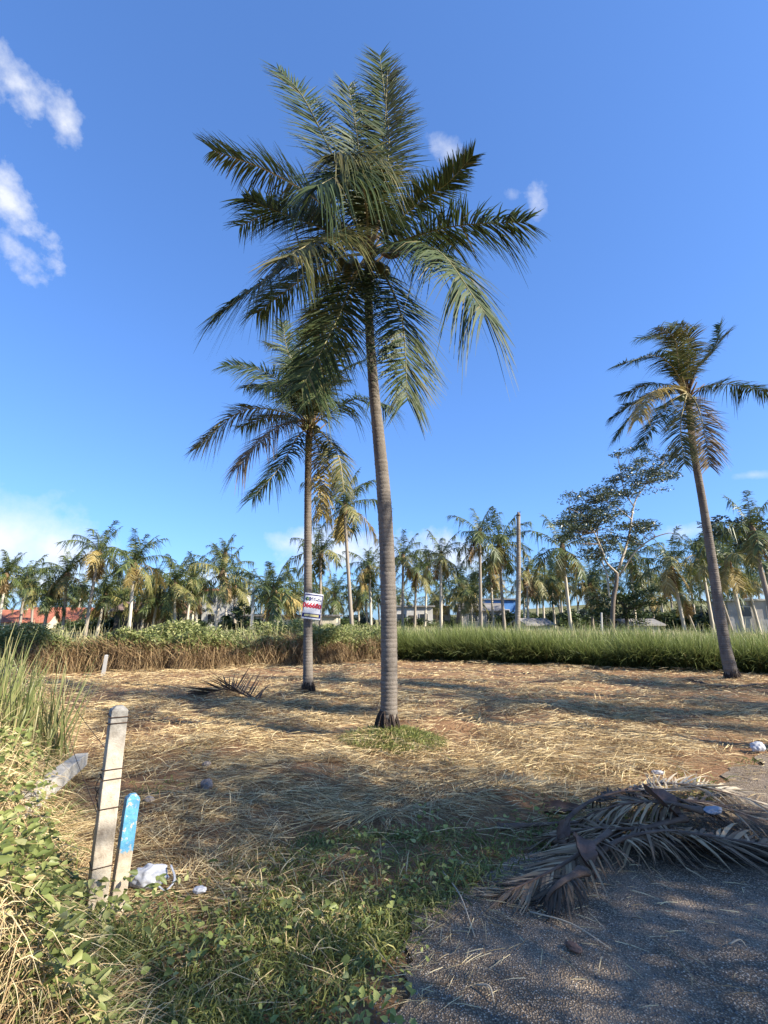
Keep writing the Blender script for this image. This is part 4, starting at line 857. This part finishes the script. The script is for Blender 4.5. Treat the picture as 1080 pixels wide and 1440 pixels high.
x, y = field_pts(60000, 1.9, 12, 1.9, 1.0); dl = d_left(x, y) + 0.25 * (vnoise(x, y, 1.6, 61) - 0.5); ok = (dl < -0.08) & (d_road(x, y) < 0.05) & (rng.random(len(x)) < (0.3 + 0.7 * sstep(4.4, 2.9, y)) * 0.95 * sstep(0.28, 0.58, vnoise(x, y, 2.1, 64) * 0.5 + vnoise(x, y, 6, 65) * 0.5)); x, y, dl = x[ok], y[ok], dl[ok]; N = len(x)
z = H(x, y) + (0.14 + 0.36 * rng.random(N)) * sstep(0.05, -0.4, dl)
s_ = rng.uniform(0.6, 1.35, N) * (0.026 + 0.0035 * y)
V, Fq = leaves6(np.stack([x, y, z], 1), dirs(N, -40, 40), s_ * 1.35, s_ * 0.75)
x2, y2 = field_pts(26000, 1.9, 10, 1.9, 1.0); ok = (d_left(x2, y2) < -0.02) & (d_road(x2, y2) < 0.05); x2, y2 = x2[ok], y2[ok]; n2 = len(x2)
V2, F2, _ = blades(np.stack([x2, y2, H(x2, y2) + 0.08 * rng.random(n2)], 1), dirs(n2, 25, 75) + np.array([0.1, -0.15, 0]), rng.uniform(0.12, 0.32, n2), 0.0055 + 0.0006 * y2, 0.55, 3)
n3 = 900; x3 = rng.normal(-1.36, 0.17, n3); y3 = rng.normal(2.62, 0.13, n3); V3, F3, _ = blades(np.stack([x3, y3, H(x3, y3)], 1), dirs(n3, 35, 85), rng.uniform(0.1, 0.36, n3), 0.0065, 0.5, 3)
n4 = 420; x4 = rng.normal(-1.36, 0.2, n4); y4 = rng.normal(2.62, 0.14, n4); s4 = rng.uniform(0.02, 0.045, n4); V4, F4 = leaves6(np.stack([x4, y4, H(x4, y4) + rng.uniform(0.02, 0.28, n4)], 1), dirs(n4, -40, 40), s4 * 1.4, s4 * 0.75)
V, Fq = join_arr([(V, Fq), (V2, F2), (V3, F3), (V4, F4)])
stuff('bank_weeds', V, Fq, M['weed_leaf'], 'light green broad-leaved weeds climbing over the left bank', 'weeds')
# green verge between field and asphalt
x, y = field_pts(170000, 2.0, 13, 1.9, 0.95); dr = d_road(x, y) + 0.35 * (vnoise(x, y, 1.7, 71) - 0.5) + 0.15 * (vnoise(x, y, 5, 72) - 0.5)
reach = np.where(y < 4.0, 1.15, 0.55); patch = sstep(0.36, 0.6, vnoise(x, y, 1.5, 73)); pr = sstep(0.10, -0.1, dr) * sstep(-reach - 0.25, -reach + 0.25, dr) * np.where(y < 4.0, 0.25 + 0.75 * patch, 0.75 * patch)
pr = np.maximum(pr, 0.35 * sstep(0.70, 0.82, vnoise(x, y, 0.8, 76) * 0.6 + vnoise(x, y, 2.9, 77) * 0.4) * (dr < -0.2) * (y < 12)); pr = np.where(d_left(x, y) < -0.05, 0.0, pr); ok = rng.random(len(x)) < pr; x, y = x[ok], y[ok]; N = len(x)
hgt = 0.05 + 0.13 * vnoise(x, y, 2.2, 74)
V, Fq, t = blades(np.stack([x, y, H(x, y)], 1), dirs(N, 18, 78), hgt * rng.uniform(0.7, 1.6, N), 0.005 + 0.0006 * y, 0.55, 3)
stuff('verge_grass', V, Fq, M['lawn'], 'short green grass along the road edge', 'grass')
x, y = field_pts(26000, 2.05, 4.3, 1.6, 0.9); dr = d_road(x, y); nzv = vnoise(x, y, 3.2, 81) * 0.6 + vnoise(x, y, 8, 82) * 0.4
ok = (d_left(x, y) > 0.0) & (dr < 0.18) & (dr > -1.0) & (nzv > 0.56) & (rng.random(len(x)) < 0.28); x, y = x[ok], y[ok]; N = len(x); z = H(x, y) + 0.02 + 0.13 * rng.random(N)
s_ = rng.uniform(0.014, 0.036, N); V, Fq = leaves6(np.stack([x, y, z], 1), dirs(N, -30, 40), s_ * 1.25, s_ * 0.9)
stuff('low_weeds', V, Fq, M['low_leaf'], 'low small-leaved weeds straggling over the asphalt edge', 'weeds')
# loose chippings on the asphalt
x, y = field_pts(16000, 2.0, 9, 2.0, 1.0); ok = d_road(x, y) > -0.05; x, y = x[ok], y[ok]; N = len(x); r_ = rng.uniform(0.002, 0.006, N)
o4 = np.array([[1, 0, -0.3], [-0.5, 0.87, -0.3], [-0.5, -0.87, -0.3], [0.1, 0.1, 0.8]]); V = (np.stack([x, y, 0.008 + 0 * x], 1)[:, None] + o4[None] * r_[:, None, None] * rng.uniform(0.6, 1.4, (N, 4, 1))).reshape(-1, 3)
Fq = (np.arange(N)[:, None, None] * 4 + np.array([[0, 1, 3], [1, 2, 3], [2, 0, 3]])[None]).reshape(-1, 3)
M['chip'] = leaf_mat('loose_chips', [(0, (0.05, 0.05, 0.05)), (0.7, (0.12, 0.115, 0.11)), (1, (0.34, 0.31, 0.27))], 0.8, 0)
stuff('loose_chippings', V, Fq, M['chip'], 'loose stone chippings on the asphalt', 'gravel')
# a grass mound at the foot of the nearest palm
N = 5200; a = rng.uniform(0, 6.28, N); rr = 0.62 * rng.random(N) ** 0.6; x = PALM_A.x + 0.06 + rr * np.cos(a); y = PALM_A.y - 0.18 + 0.75 * rr * np.sin(a)
V, Fq, t = blades(np.stack([x, y, H(x, y)], 1), dirs(N, 20, 85), rng.uniform(0.06, 0.26, N), 0.008, 0.6, 3)
tag(put('grass_tuft', mesh_np('grass_tuft', V, Fq, M['lawn'])), 'green grass tuft on the mound at the central palm foot', 'grass tuft')
# tall reeds at the left
def reeds(label, px, Yr, n, h, spread, mat='reed'):
    b_ = at(px, 900, Yr); x = b_.x + rng.normal(0, spread, n); y = Yr + rng.normal(0, spread, n)
    dv = dirs(n, 66, 88); V, Fq, t = blades(np.stack([x, y, H(x, y)], 1) - np.array([b_.x, Yr, 0]), dv, h * rng.uniform(0.55, 1.05, n), 0.019 * rng.uniform(0.6, 1.2, n), 0.16, 5, None, 0.08)
    o = put('reed_clump', mesh_np('reed_clump', V, Fq, M[mat]), None, (b_.x, Yr, 0)); tag(o, label, 'reeds', 'reed clumps on the left bank')
reeds('tall reed clump cut by the left edge of the photo', 6, 4.6, 110, 1.25, 0.13)
reeds('slender upright reed clump right of the edge clump', 92, 5.6, 60, 1.35, 0.07)
reeds('middle reed clump behind the edge clump', 44, 5.2, 80, 1.2, 0.13)
reeds('short yellowing reed clump in front of the edge clump', 14, 3.9, 30, 0.8, 0.13, 'weed_leaf')

# ------------------------------------------------------------------ roadside posts
def lean_post(name, label, bpx, tpx, Yp, w, mat, yaw):
    b_ = at(*bpx, Yp); b_.z = Hf(b_.x, Yp) - 0.12; t_ = at(*tpx, Yp + 0.02); v = t_ - b_; L_ = v.length
    z_ = v.normalized(); f = Vector((0.6, -0.8, 0)); x_ = f.cross(z_).normalized() * -1; x_ = z_.cross(-f).normalized(); y_ = z_.cross(x_).normalized()
    r = thing(name, label, 'fence post', b_); r.rotation_euler = Matrix((x_, y_, z_)).transposed().to_euler()
    put('shaft', post_me(name + '_shaft', w, w, L_ - 0.02, M[mat], 0.02, 0.92), r); return r, L_
m, nt, b = new_mat('bleached_concrete'); M['post'] = m
c = ramp(nt, noise(nt, 9, 7, 0.7), [(0.30, (0.20, 0.155, 0.11)), (0.46, (0.46, 0.385, 0.29)), (0.62, (0.60, 0.52, 0.40)), (0.8, (0.68, 0.61, 0.49))])
sx = nt.nodes.new('ShaderNodeSeparateXYZ'); t_ = nt.nodes.new('ShaderNodeTexCoord'); nt.links.new(t_.outputs['Object'], sx.inputs[0])
mr = nt.nodes.new('ShaderNodeMapRange'); mr.inputs['From Min'].default_value = 0.78; mr.inputs['From Max'].default_value = 1.12; nt.links.new(sx.outputs['Z'], mr.inputs['Value'])
c = mixc(nt, mr.outputs[0], c, ramp(nt, noise(nt, 22, 6), [(0.35, (0.13, 0.12, 0.105)), (0.7, (0.36, 0.34, 0.30))]))      # lichen-grey weathered head
nt.links.new(c, b.inputs['Base Color']); b.inputs['Roughness'].default_value = 0.92; bump(nt, b, noise(nt, 55, 6, 0.7), 0.6, 0.008)
m, nt, b = new_mat('half_painted_concrete'); M['blue_post'] = m
c = ramp(nt, noise(nt, 12, 7, 0.7), [(0.3, (0.34, 0.27, 0.19)), (0.6, (0.58, 0.48, 0.36)), (0.75, (0.66, 0.58, 0.46))])
sx = nt.nodes.new('ShaderNodeSeparateXYZ'); t_ = nt.nodes.new('ShaderNodeTexCoord'); nt.links.new(t_.outputs['Object'], sx.inputs[0])
ad = nt.nodes.new('ShaderNodeMath'); ad.operation = 'ADD'; nt.links.new(sx.outputs['Z'], ad.inputs[0])
sc_ = nt.nodes.new('ShaderNodeMath'); sc_.operation = 'MULTIPLY'; sc_.inputs[1].default_value = 0.16; nt.links.new(noise(nt, 26, 6, 0.7), sc_.inputs[0]); nt.links.new(sc_.outputs[0], ad.inputs[1])
edge = ramp(nt, ad.outputs[0], [(0.52, (0, 0, 0)), (0.535, (1, 1, 1))])
chips = ramp(nt, noise(nt, 34, 5, 0.7), [(0.37, (0, 0, 0)), (0.44, (1, 1, 1))]); edge = mixc(nt, 1.0, edge, chips, 'MULTIPLY')
c = mixc(nt, edge, c, ramp(nt, noise(nt, 18, 4), [(0.3, (0.06, 0.22, 0.38)), (0.7, (0.12, 0.36, 0.54))]))
nt.links.new(c, b.inputs['Base Color']); b.inputs['Roughness'].default_value = 0.75; bump(nt, b, noise(nt, 60, 6, 0.7), 0.6, 0.006)
M['wire'] = solid('rusty_wire', (0.035, 0.022, 0.016), (0.09, 0.055, 0.035), 30, 0.8, 0.2)
fp, fl = lean_post('fence_post', 'tall weathered concrete fence post leaning beside the blue-topped post', (128, 1330), (168, 992), 2.80, 0.088, 'post', 0)
for k, zf in enumerate((0.955, 0.93, 0.74, 0.70, 0.585, 0.36)):
    hw = 0.0445; tl = random.uniform(-0.015, 0.02)
    P = [(-hw, -hw, -tl), (0, -hw - 0.006, 0.004), (hw, -hw, tl), (hw + 0.003, hw, 0), (-hw, hw, 0), (-hw, -hw, -tl)]
    V, Fq = tube_arr(np.array(P) + np.array([0, 0, zf * fl]), 0.0028, 5); put('wire_wrap', mesh_np('wire_wrap', V, Fq, M['wire']), fp)
for k in range(5):
    z0 = fl * random.uniform(0.3, 0.85); P = [(random.uniform(-0.05, 0.05), -0.049, z0), (random.uniform(-0.06, 0.06), -0.055, z0 - 0.08), (random.uniform(-0.06, 0.06), -0.05, z0 - 0.18), (random.uniform(-0.09, 0.02), -0.045, z0 - 0.26)]
    V, Fq = tube_arr(catmull(P, 10), 0.002, 4); put('loose_wire', mesh_np('loose_wire', V, Fq, M['wire']), fp)
bp, bl = lean_post('marker_post', 'short concrete marker post with flaking blue painted top', (157, 1318), (187, 1116), 2.96, 0.072, 'blue_post', 0)
# old broken post lying in the bank
def on_bank(px, py, lift):
    for q in range(400):
        p = at(px, py, 2.2 + 0.01 * q)
        if p.z < Hf(p.x, p.y) + lift: return p
    return p
a0, a1 = on_bank(24, 1140, 0.13), on_bank(114, 1068, 0.17); v = a1 - a0
o = put('fallen_post', post_me('fallen_post', 0.12, 0.12, v.length, M['concrete'], 0.02, 0.95), None, a0, v.to_track_quat('Z', 'Y').to_euler()); tag(o, 'broken concrete post lying aslant in the weeds of the left bank', 'fence post')
# rusty fence wire strands running back along the bank
for k, (h1, h2, lab) in enumerate(((0.90, 0.75, 'upper rusty fence wire sagging back from the leaning post'), (0.55, 0.4, 'lower rusty fence wire sagging back from the leaning post'))):
    p0 = fp.location + Vector((-0.02, 0.05, h1)); p1 = Vector((-5.3, 8.6, h2)); mid = (p0 + p1) / 2 + Vector((0, 0, -0.15))
    V, Fq = tube_arr(catmull([p0, mid, p1], 24), 0.0025, 4); tag(put('fence_wire', mesh_np('fence_wire', V, Fq, M['wire'])), lab, 'wire', 'fence wires on the left bank')

# ------------------------------------------------------------------ litter, husks
M['bag'] = leaf_mat('white_plastic', [(0, (0.50, 0.51, 0.54)), (1, (0.58, 0.59, 0.62))], 0.35, 0.3, spec=0.5)
M['grey_bag'] = leaf_mat('grey_plastic', [(0, (0.30, 0.32, 0.36)), (1, (0.38, 0.40, 0.44))], 0.4, 0.2)
from mathutils import noise as mn
def crumple(name, w, d, h, mat, seed, sub=4, amp=0.26):
    bm = bmesh.new(); bmesh.ops.create_icosphere(bm, subdivisions=sub, radius=1)
    for v in bm.verts:
        p = v.co.copy(); k = 1 - abs(mn.noise(p * 1.3 + Vector((seed, 0, 0)))) * amp * 1.6 + 0.5 * amp * (mn.noise(p * 2.9 + Vector((0, seed, 0)))) - 0.15 * amp * abs(mn.noise(p * 5.5 + Vector((seed, seed, 0))))
        v.co = Vector((p.x * k * w / 2, p.y * k * d / 2, max(p.z * k * h / 2 + h * 0.36, 0.0)))
    me = bpy.data.meshes.new(name); bm.to_mesh(me); bm.free(); me.materials.append(M[mat])
    for q in me.polygons: q.use_smooth = True
    return me
def litter(name, label, cat, px, py, w, d, h, mat, seed, rz=0, sub=4, lift=0.0):
    g = G(px, py, 0.03); o = put(name, crumple(name, w, d, h, mat, seed, sub), None, (g.x, g.y, max(Hf(g.x, g.y), 0) + 0.01 + lift), (0, 0, rz)); return tag(o, label, cat)
bag = litter('plastic_bag', 'crumpled white plastic bag lying right of the blue-topped post', 'plastic bag', 209, 1246, 0.22, 0.15, 0.13, 'bag', 3.1, 0.3, 5, 0.02)
V, Fq = tube_arr(catmull([(0.05, -0.07, 0.03), (0.10, -0.12, 0.02), (0.14, -0.08, 0.05), (0.11, -0.02, 0.10)], 12), 0.007, 6, 0.4); put('handle', mesh_np('bag_handle', V, Fq, M['bag'], smooth=True), bag)
litter('plastic_scrap', 'small torn white plastic scrap in the verge grass right of the bag', 'litter', 280, 1258, 0.08, 0.06, 0.035, 'bag', 5.2, 0.1, 4, 0.03)
litter('plastic_scrap', 'white and blue litter at the right edge of the field', 'litter', 1066, 1054, 0.22, 0.14, 0.13, 'bag', 8.8, 0.5)
litter('plastic_scrap', 'thin white litter flake behind the pile of dead fronds', 'litter', 925, 1086, 0.13, 0.06, 0.05, 'bag', 9.9, -0.3)
litter('plastic_scrap', 'grey plastic sheet caught in the right end of the frond pile', 'litter', 1005, 1160, 0.20, 0.10, 0.05, 'grey_bag', 1.7, 0.4, 4, 0.1)
litter('coconut_husk', 'grey weathered coconut husk half sunk in the straw', 'coconut', 290, 1114, 0.12, 0.11, 0.11, 'husk', 4.4)
litter('coconut_husk', 'dark small husk in straw just beyond the blue-topped post', 'coconut', 208, 1137, 0.10, 0.07, 0.06, 'husk', 6.4)
litter('coconut_husk', 'small grey husk further back in the shaded straw', 'coconut', 290, 1080, 0.10, 0.09, 0.08, 'husk', 7.4)
litter('husk_piece', 'small brown husk piece lying on the asphalt', 'husk', 806, 1329, 0.05, 0.09, 0.035, 'sheath', 2.4, 0.7)

# ------------------------------------------------------------------ fallen fronds
def ground_frond(label, pts, leaf_mat_, leaf_len, n, width, droop, lift, roll=0.0, stalk='rachis_dead', start=0.2, name='fallen_frond', rad=1.0, sheath=False):
    P = [G(x, y, h * (1.1 if y > 1050 else 1.0)) for x, y, h in pts]; P = catmull(P, 26); base = P[0].copy(); base[2] = 0
    (V, Fq), _ = frond_arr(P, leaf_len, n, width, lift, droop, 3, start, (0, 0, 0), 0.2, roll, 0.9)
    V[:, 2] = np.maximum(V[:, 2], np.maximum(H(V[:, 0], V[:, 1]), 0) + 0.012 + 0.01 * rng.random(len(V)))
    r = thing(name, label, 'palm frond', base, 'fallen palm fronds'); put('leaflets', mesh_np('fallen_leaflets', V - base, Fq, M[leaf_mat_]), r)
    tot = np.linspace(0, 1, 26); rr = np.interp(tot, [0, 0.06, 0.25, 1], [0.05, 0.032, 0.02, 0.005]) * rad
    V2, F2 = tube_arr(P, rr, 8, 0.55, 0.05); put('leaf_stalk', mesh_np('fallen_stalk', V2 - base, F2, M[stalk], smooth=True), r)
    return r, P
def sheath(parent_label, pts, w, mat='sheath'):
    P = [G(x, y, h) for x, y, h in pts]; C = catmull(P, 14); base = C[0].copy(); base[2] = 0
    T = unit(np.gradient(C, axis=0)); S = unit(np.cross(T, [0.3, -0.5, 0.8])); Nn = np.cross(S, T); ws = w * np.interp(np.linspace(0, 1, 14), [0, 0.15, 0.55, 1], [0.25, 0.9, 1.0, 0.12])
    q = np.linspace(-1, 1, 7); V = C[:, None] + S[:, None] * (q[None] * ws[:, None] * 0.5)[..., None] + Nn[:, None] * ((q ** 2)[None] * ws[:, None] * 0.38)[..., None] + rng.normal(0, 0.003, (14, 7, 3))
    V3 = np.concatenate([V.reshape(-1, 3), (V + Nn[:, None] * -0.006).reshape(-1, 3)]); i = np.arange(13)[:, None] * 7; j = np.arange(6)[None]; f = np.stack([i + j, i + j + 1, i + 8 + j, i + 7 + j], -1).reshape(-1, 4)
    F3 = np.vstack([f, f[:, ::-1] + 98]); o = put('leaf_sheath', mesh_np('leaf_sheath', V3 - base, F3, M[mat], smooth=True), None, base); tag(o, parent_label, 'leaf sheath', 'dry leaf sheaths in the frond pile'); return o
ground_frond('dead frond spreading toward the lower left of the pile with comb-like leaflets', [(870, 1160, 0.10), (830, 1190, 0.12), (780, 1222, 0.07), (705, 1258, 0.02)], 'grey_frond', 0.42, 46, 0.022, 0.25, 0.0)
ground_frond('dead frond stretching off to the right edge of the photo with long grey leaflets', [(900, 1165, 0.14), (970, 1172, 0.13), (1080, 1188, 0.07), (1190, 1196, 0.03)], 'grey_frond', 0.62, 60, 0.026, 0.2, 0.1)
ground_frond('arched grey-brown frond stalk curving over the middle of the pile', [(787, 1188, 0.04), (800, 1150, 0.13), (846, 1120, 0.20), (912, 1112, 0.20), (990, 1135, 0.12)], 'black_frond', 0.40, 44, 0.022, 0.5, 0.0, 0, 'rachis_dead', 0.35)
ground_frond('frond with pale bleached leaflets fanning up at the back of the pile', [(880, 1125, 0.10), (925, 1112, 0.10), (985, 1108, 0.08), (1040, 1112, 0.05)], 'pale_frond', 0.36, 30, 0.022, 0.1, 0.42)
ground_frond('dark straight frond stalk poking out left from the pile', [(700, 1163, 0.03), (784, 1158, 0.06), (860, 1156, 0.09), (960, 1165, 0.06)], 'grey_frond', 0.34, 36, 0.02, 0.4, 0.0, 0, 'rachis_dead', 0.45)
ground_frond('frond lying across the middle of the pile with matted dark leaflets', [(960, 1150, 0.16), (900, 1165, 0.15), (830, 1165, 0.10), (765, 1180, 0.04)], 'grey_frond', 0.45, 48, 0.022, 0.4, 0.05)
ground_frond('frond under the right end of the pile with blackened leaflets', [(860, 1180, 0.08), (930, 1188, 0.06), (1010, 1192, 0.04), (1085, 1200, 0.02)], 'black_frond', 0.40, 40, 0.022, 0.3, 0.0)
ground_frond('short broken frond curled at the near left end of the pile', [(820, 1225, 0.10), (790, 1240, 0.12), (770, 1262, 0.06), (775, 1282, 0.01)], 'black_frond', 0.22, 34, 0.016, 0.7, 0.0)
ground_frond('slender grey frond at the back right of the pile', [(930, 1125, 0.12), (1000, 1130, 0.11), (1060, 1150, 0.08), (1120, 1165, 0.04)], 'grey_frond', 0.5, 44, 0.024, 0.2, 0.15)
ground_frond('brown frond with curled leaflets heaped on the crest of the pile', [(985, 1140, 0.20), (930, 1128, 0.24), (870, 1132, 0.20), (820, 1150, 0.10)], 'grey_frond', 0.40, 56, 0.02, 0.8, 0.2)
ground_frond('frond with tangled tan leaflets in the hollow of the pile', [(840, 1200, 0.06), (880, 1178, 0.14), (935, 1168, 0.16), (990, 1172, 0.08)], 'grey_frond', 0.36, 60, 0.016, 0.9, 0.1)
ground_frond('pale frond lying along the back edge of the pile', [(850, 1120, 0.06), (930, 1102, 0.10), (1010, 1112, 0.10), (1100, 1140, 0.05)], 'pale_frond', 0.40, 46, 0.018, 0.3, 0.25)
ground_frond('black withered frond lying left of the signed palm', [(432, 984, 0.08), (395, 989, 0.04), (365, 985, 0.06), (320, 970, 0.12), (285, 977, 0.04)], 'black_frond', 0.95, 34, 0.04, 0.02, 0.8, 0, 'rachis_dead', 0.35, rad=1.4)
ground_frond('black frond stub lying left of the leaning right palm', [(1020, 966, 0.06), (995, 962, 0.06), (972, 956, 0.12)], 'black_frond', 0.3, 14, 0.04, 0.3, 0.1, 0, 'rachis_dead', 0.4, rad=1.6)
ground_frond('dark fallen frond right of the leaning right palm', [(1038, 966, 0.05), (1065, 962, 0.08), (1100, 960, 0.06)], 'black_frond', 0.35, 18, 0.04, 0.3, 0.1, 0, 'rachis_dead', 0.4, rad=1.6)
sheath('brown boat-shaped leaf sheath standing at the near end of the pile', [(814, 1176, 0.17), (822, 1205, 0.13), (838, 1236, 0.02)], 0.13)
sheath('broad reddish-brown leaf sheath on top of the pile', [(908, 1110, 0.28), (935, 1132, 0.24), (962, 1156, 0.15)], 0.17)
sheath('grey leaf sheath at the foot of the arched stalk', [(788, 1195, 0.0), (790, 1170, 0.10), (800, 1150, 0.14)], 0.09)
sheath('torn tan leaf sheath below the reddish sheath', [(922, 1135, 0.2), (930, 1155, 0.14), (942, 1180, 0.04)], 0.10, 'fibre')
sheath('flat brown leaf sheath lying at the left back of the pile', [(760, 1140, 0.05), (785, 1138, 0.06), (825, 1136, 0.06)], 0.10)
# twigs and straws lying singly on the asphalt
for (x0, y0, x1, y1, lab) in ((622, 1225, 668, 1318, 'long thin straw stalk lying across the asphalt edge'), (745, 1282, 860, 1335, 'split tan leaf strip lying on the asphalt below the pile'), (670, 1385, 695, 1410, 'short pale straw sliver on the near asphalt'), (1025, 1328, 1050, 1332, 'small green leaf sliver on the asphalt'), (640, 1125, 642, 1150, 'thin dry stalk leaning by the straw heap')):
    a0, a1 = G(x0, y0, 0.02), G(x1, y1, 0.015); V, Fq = tube_arr(catmull([a0, (a0 + a1) / 2 + Vector((0.02, 0.01, 0.02)), a1], 9), np.linspace(0.006, 0.003, 9), 5, 0.6); c_ = np.array(tuple(a0))
    tag(put('straw_stalk', mesh_np('straw_stalk', V - c_, Fq, M['pale_frond']), None, a0), lab, 'straw')
print('tris', sum(len(me.polygons) * 2 for me in bpy.data.meshes), 'objects', len(bpy.data.objects))
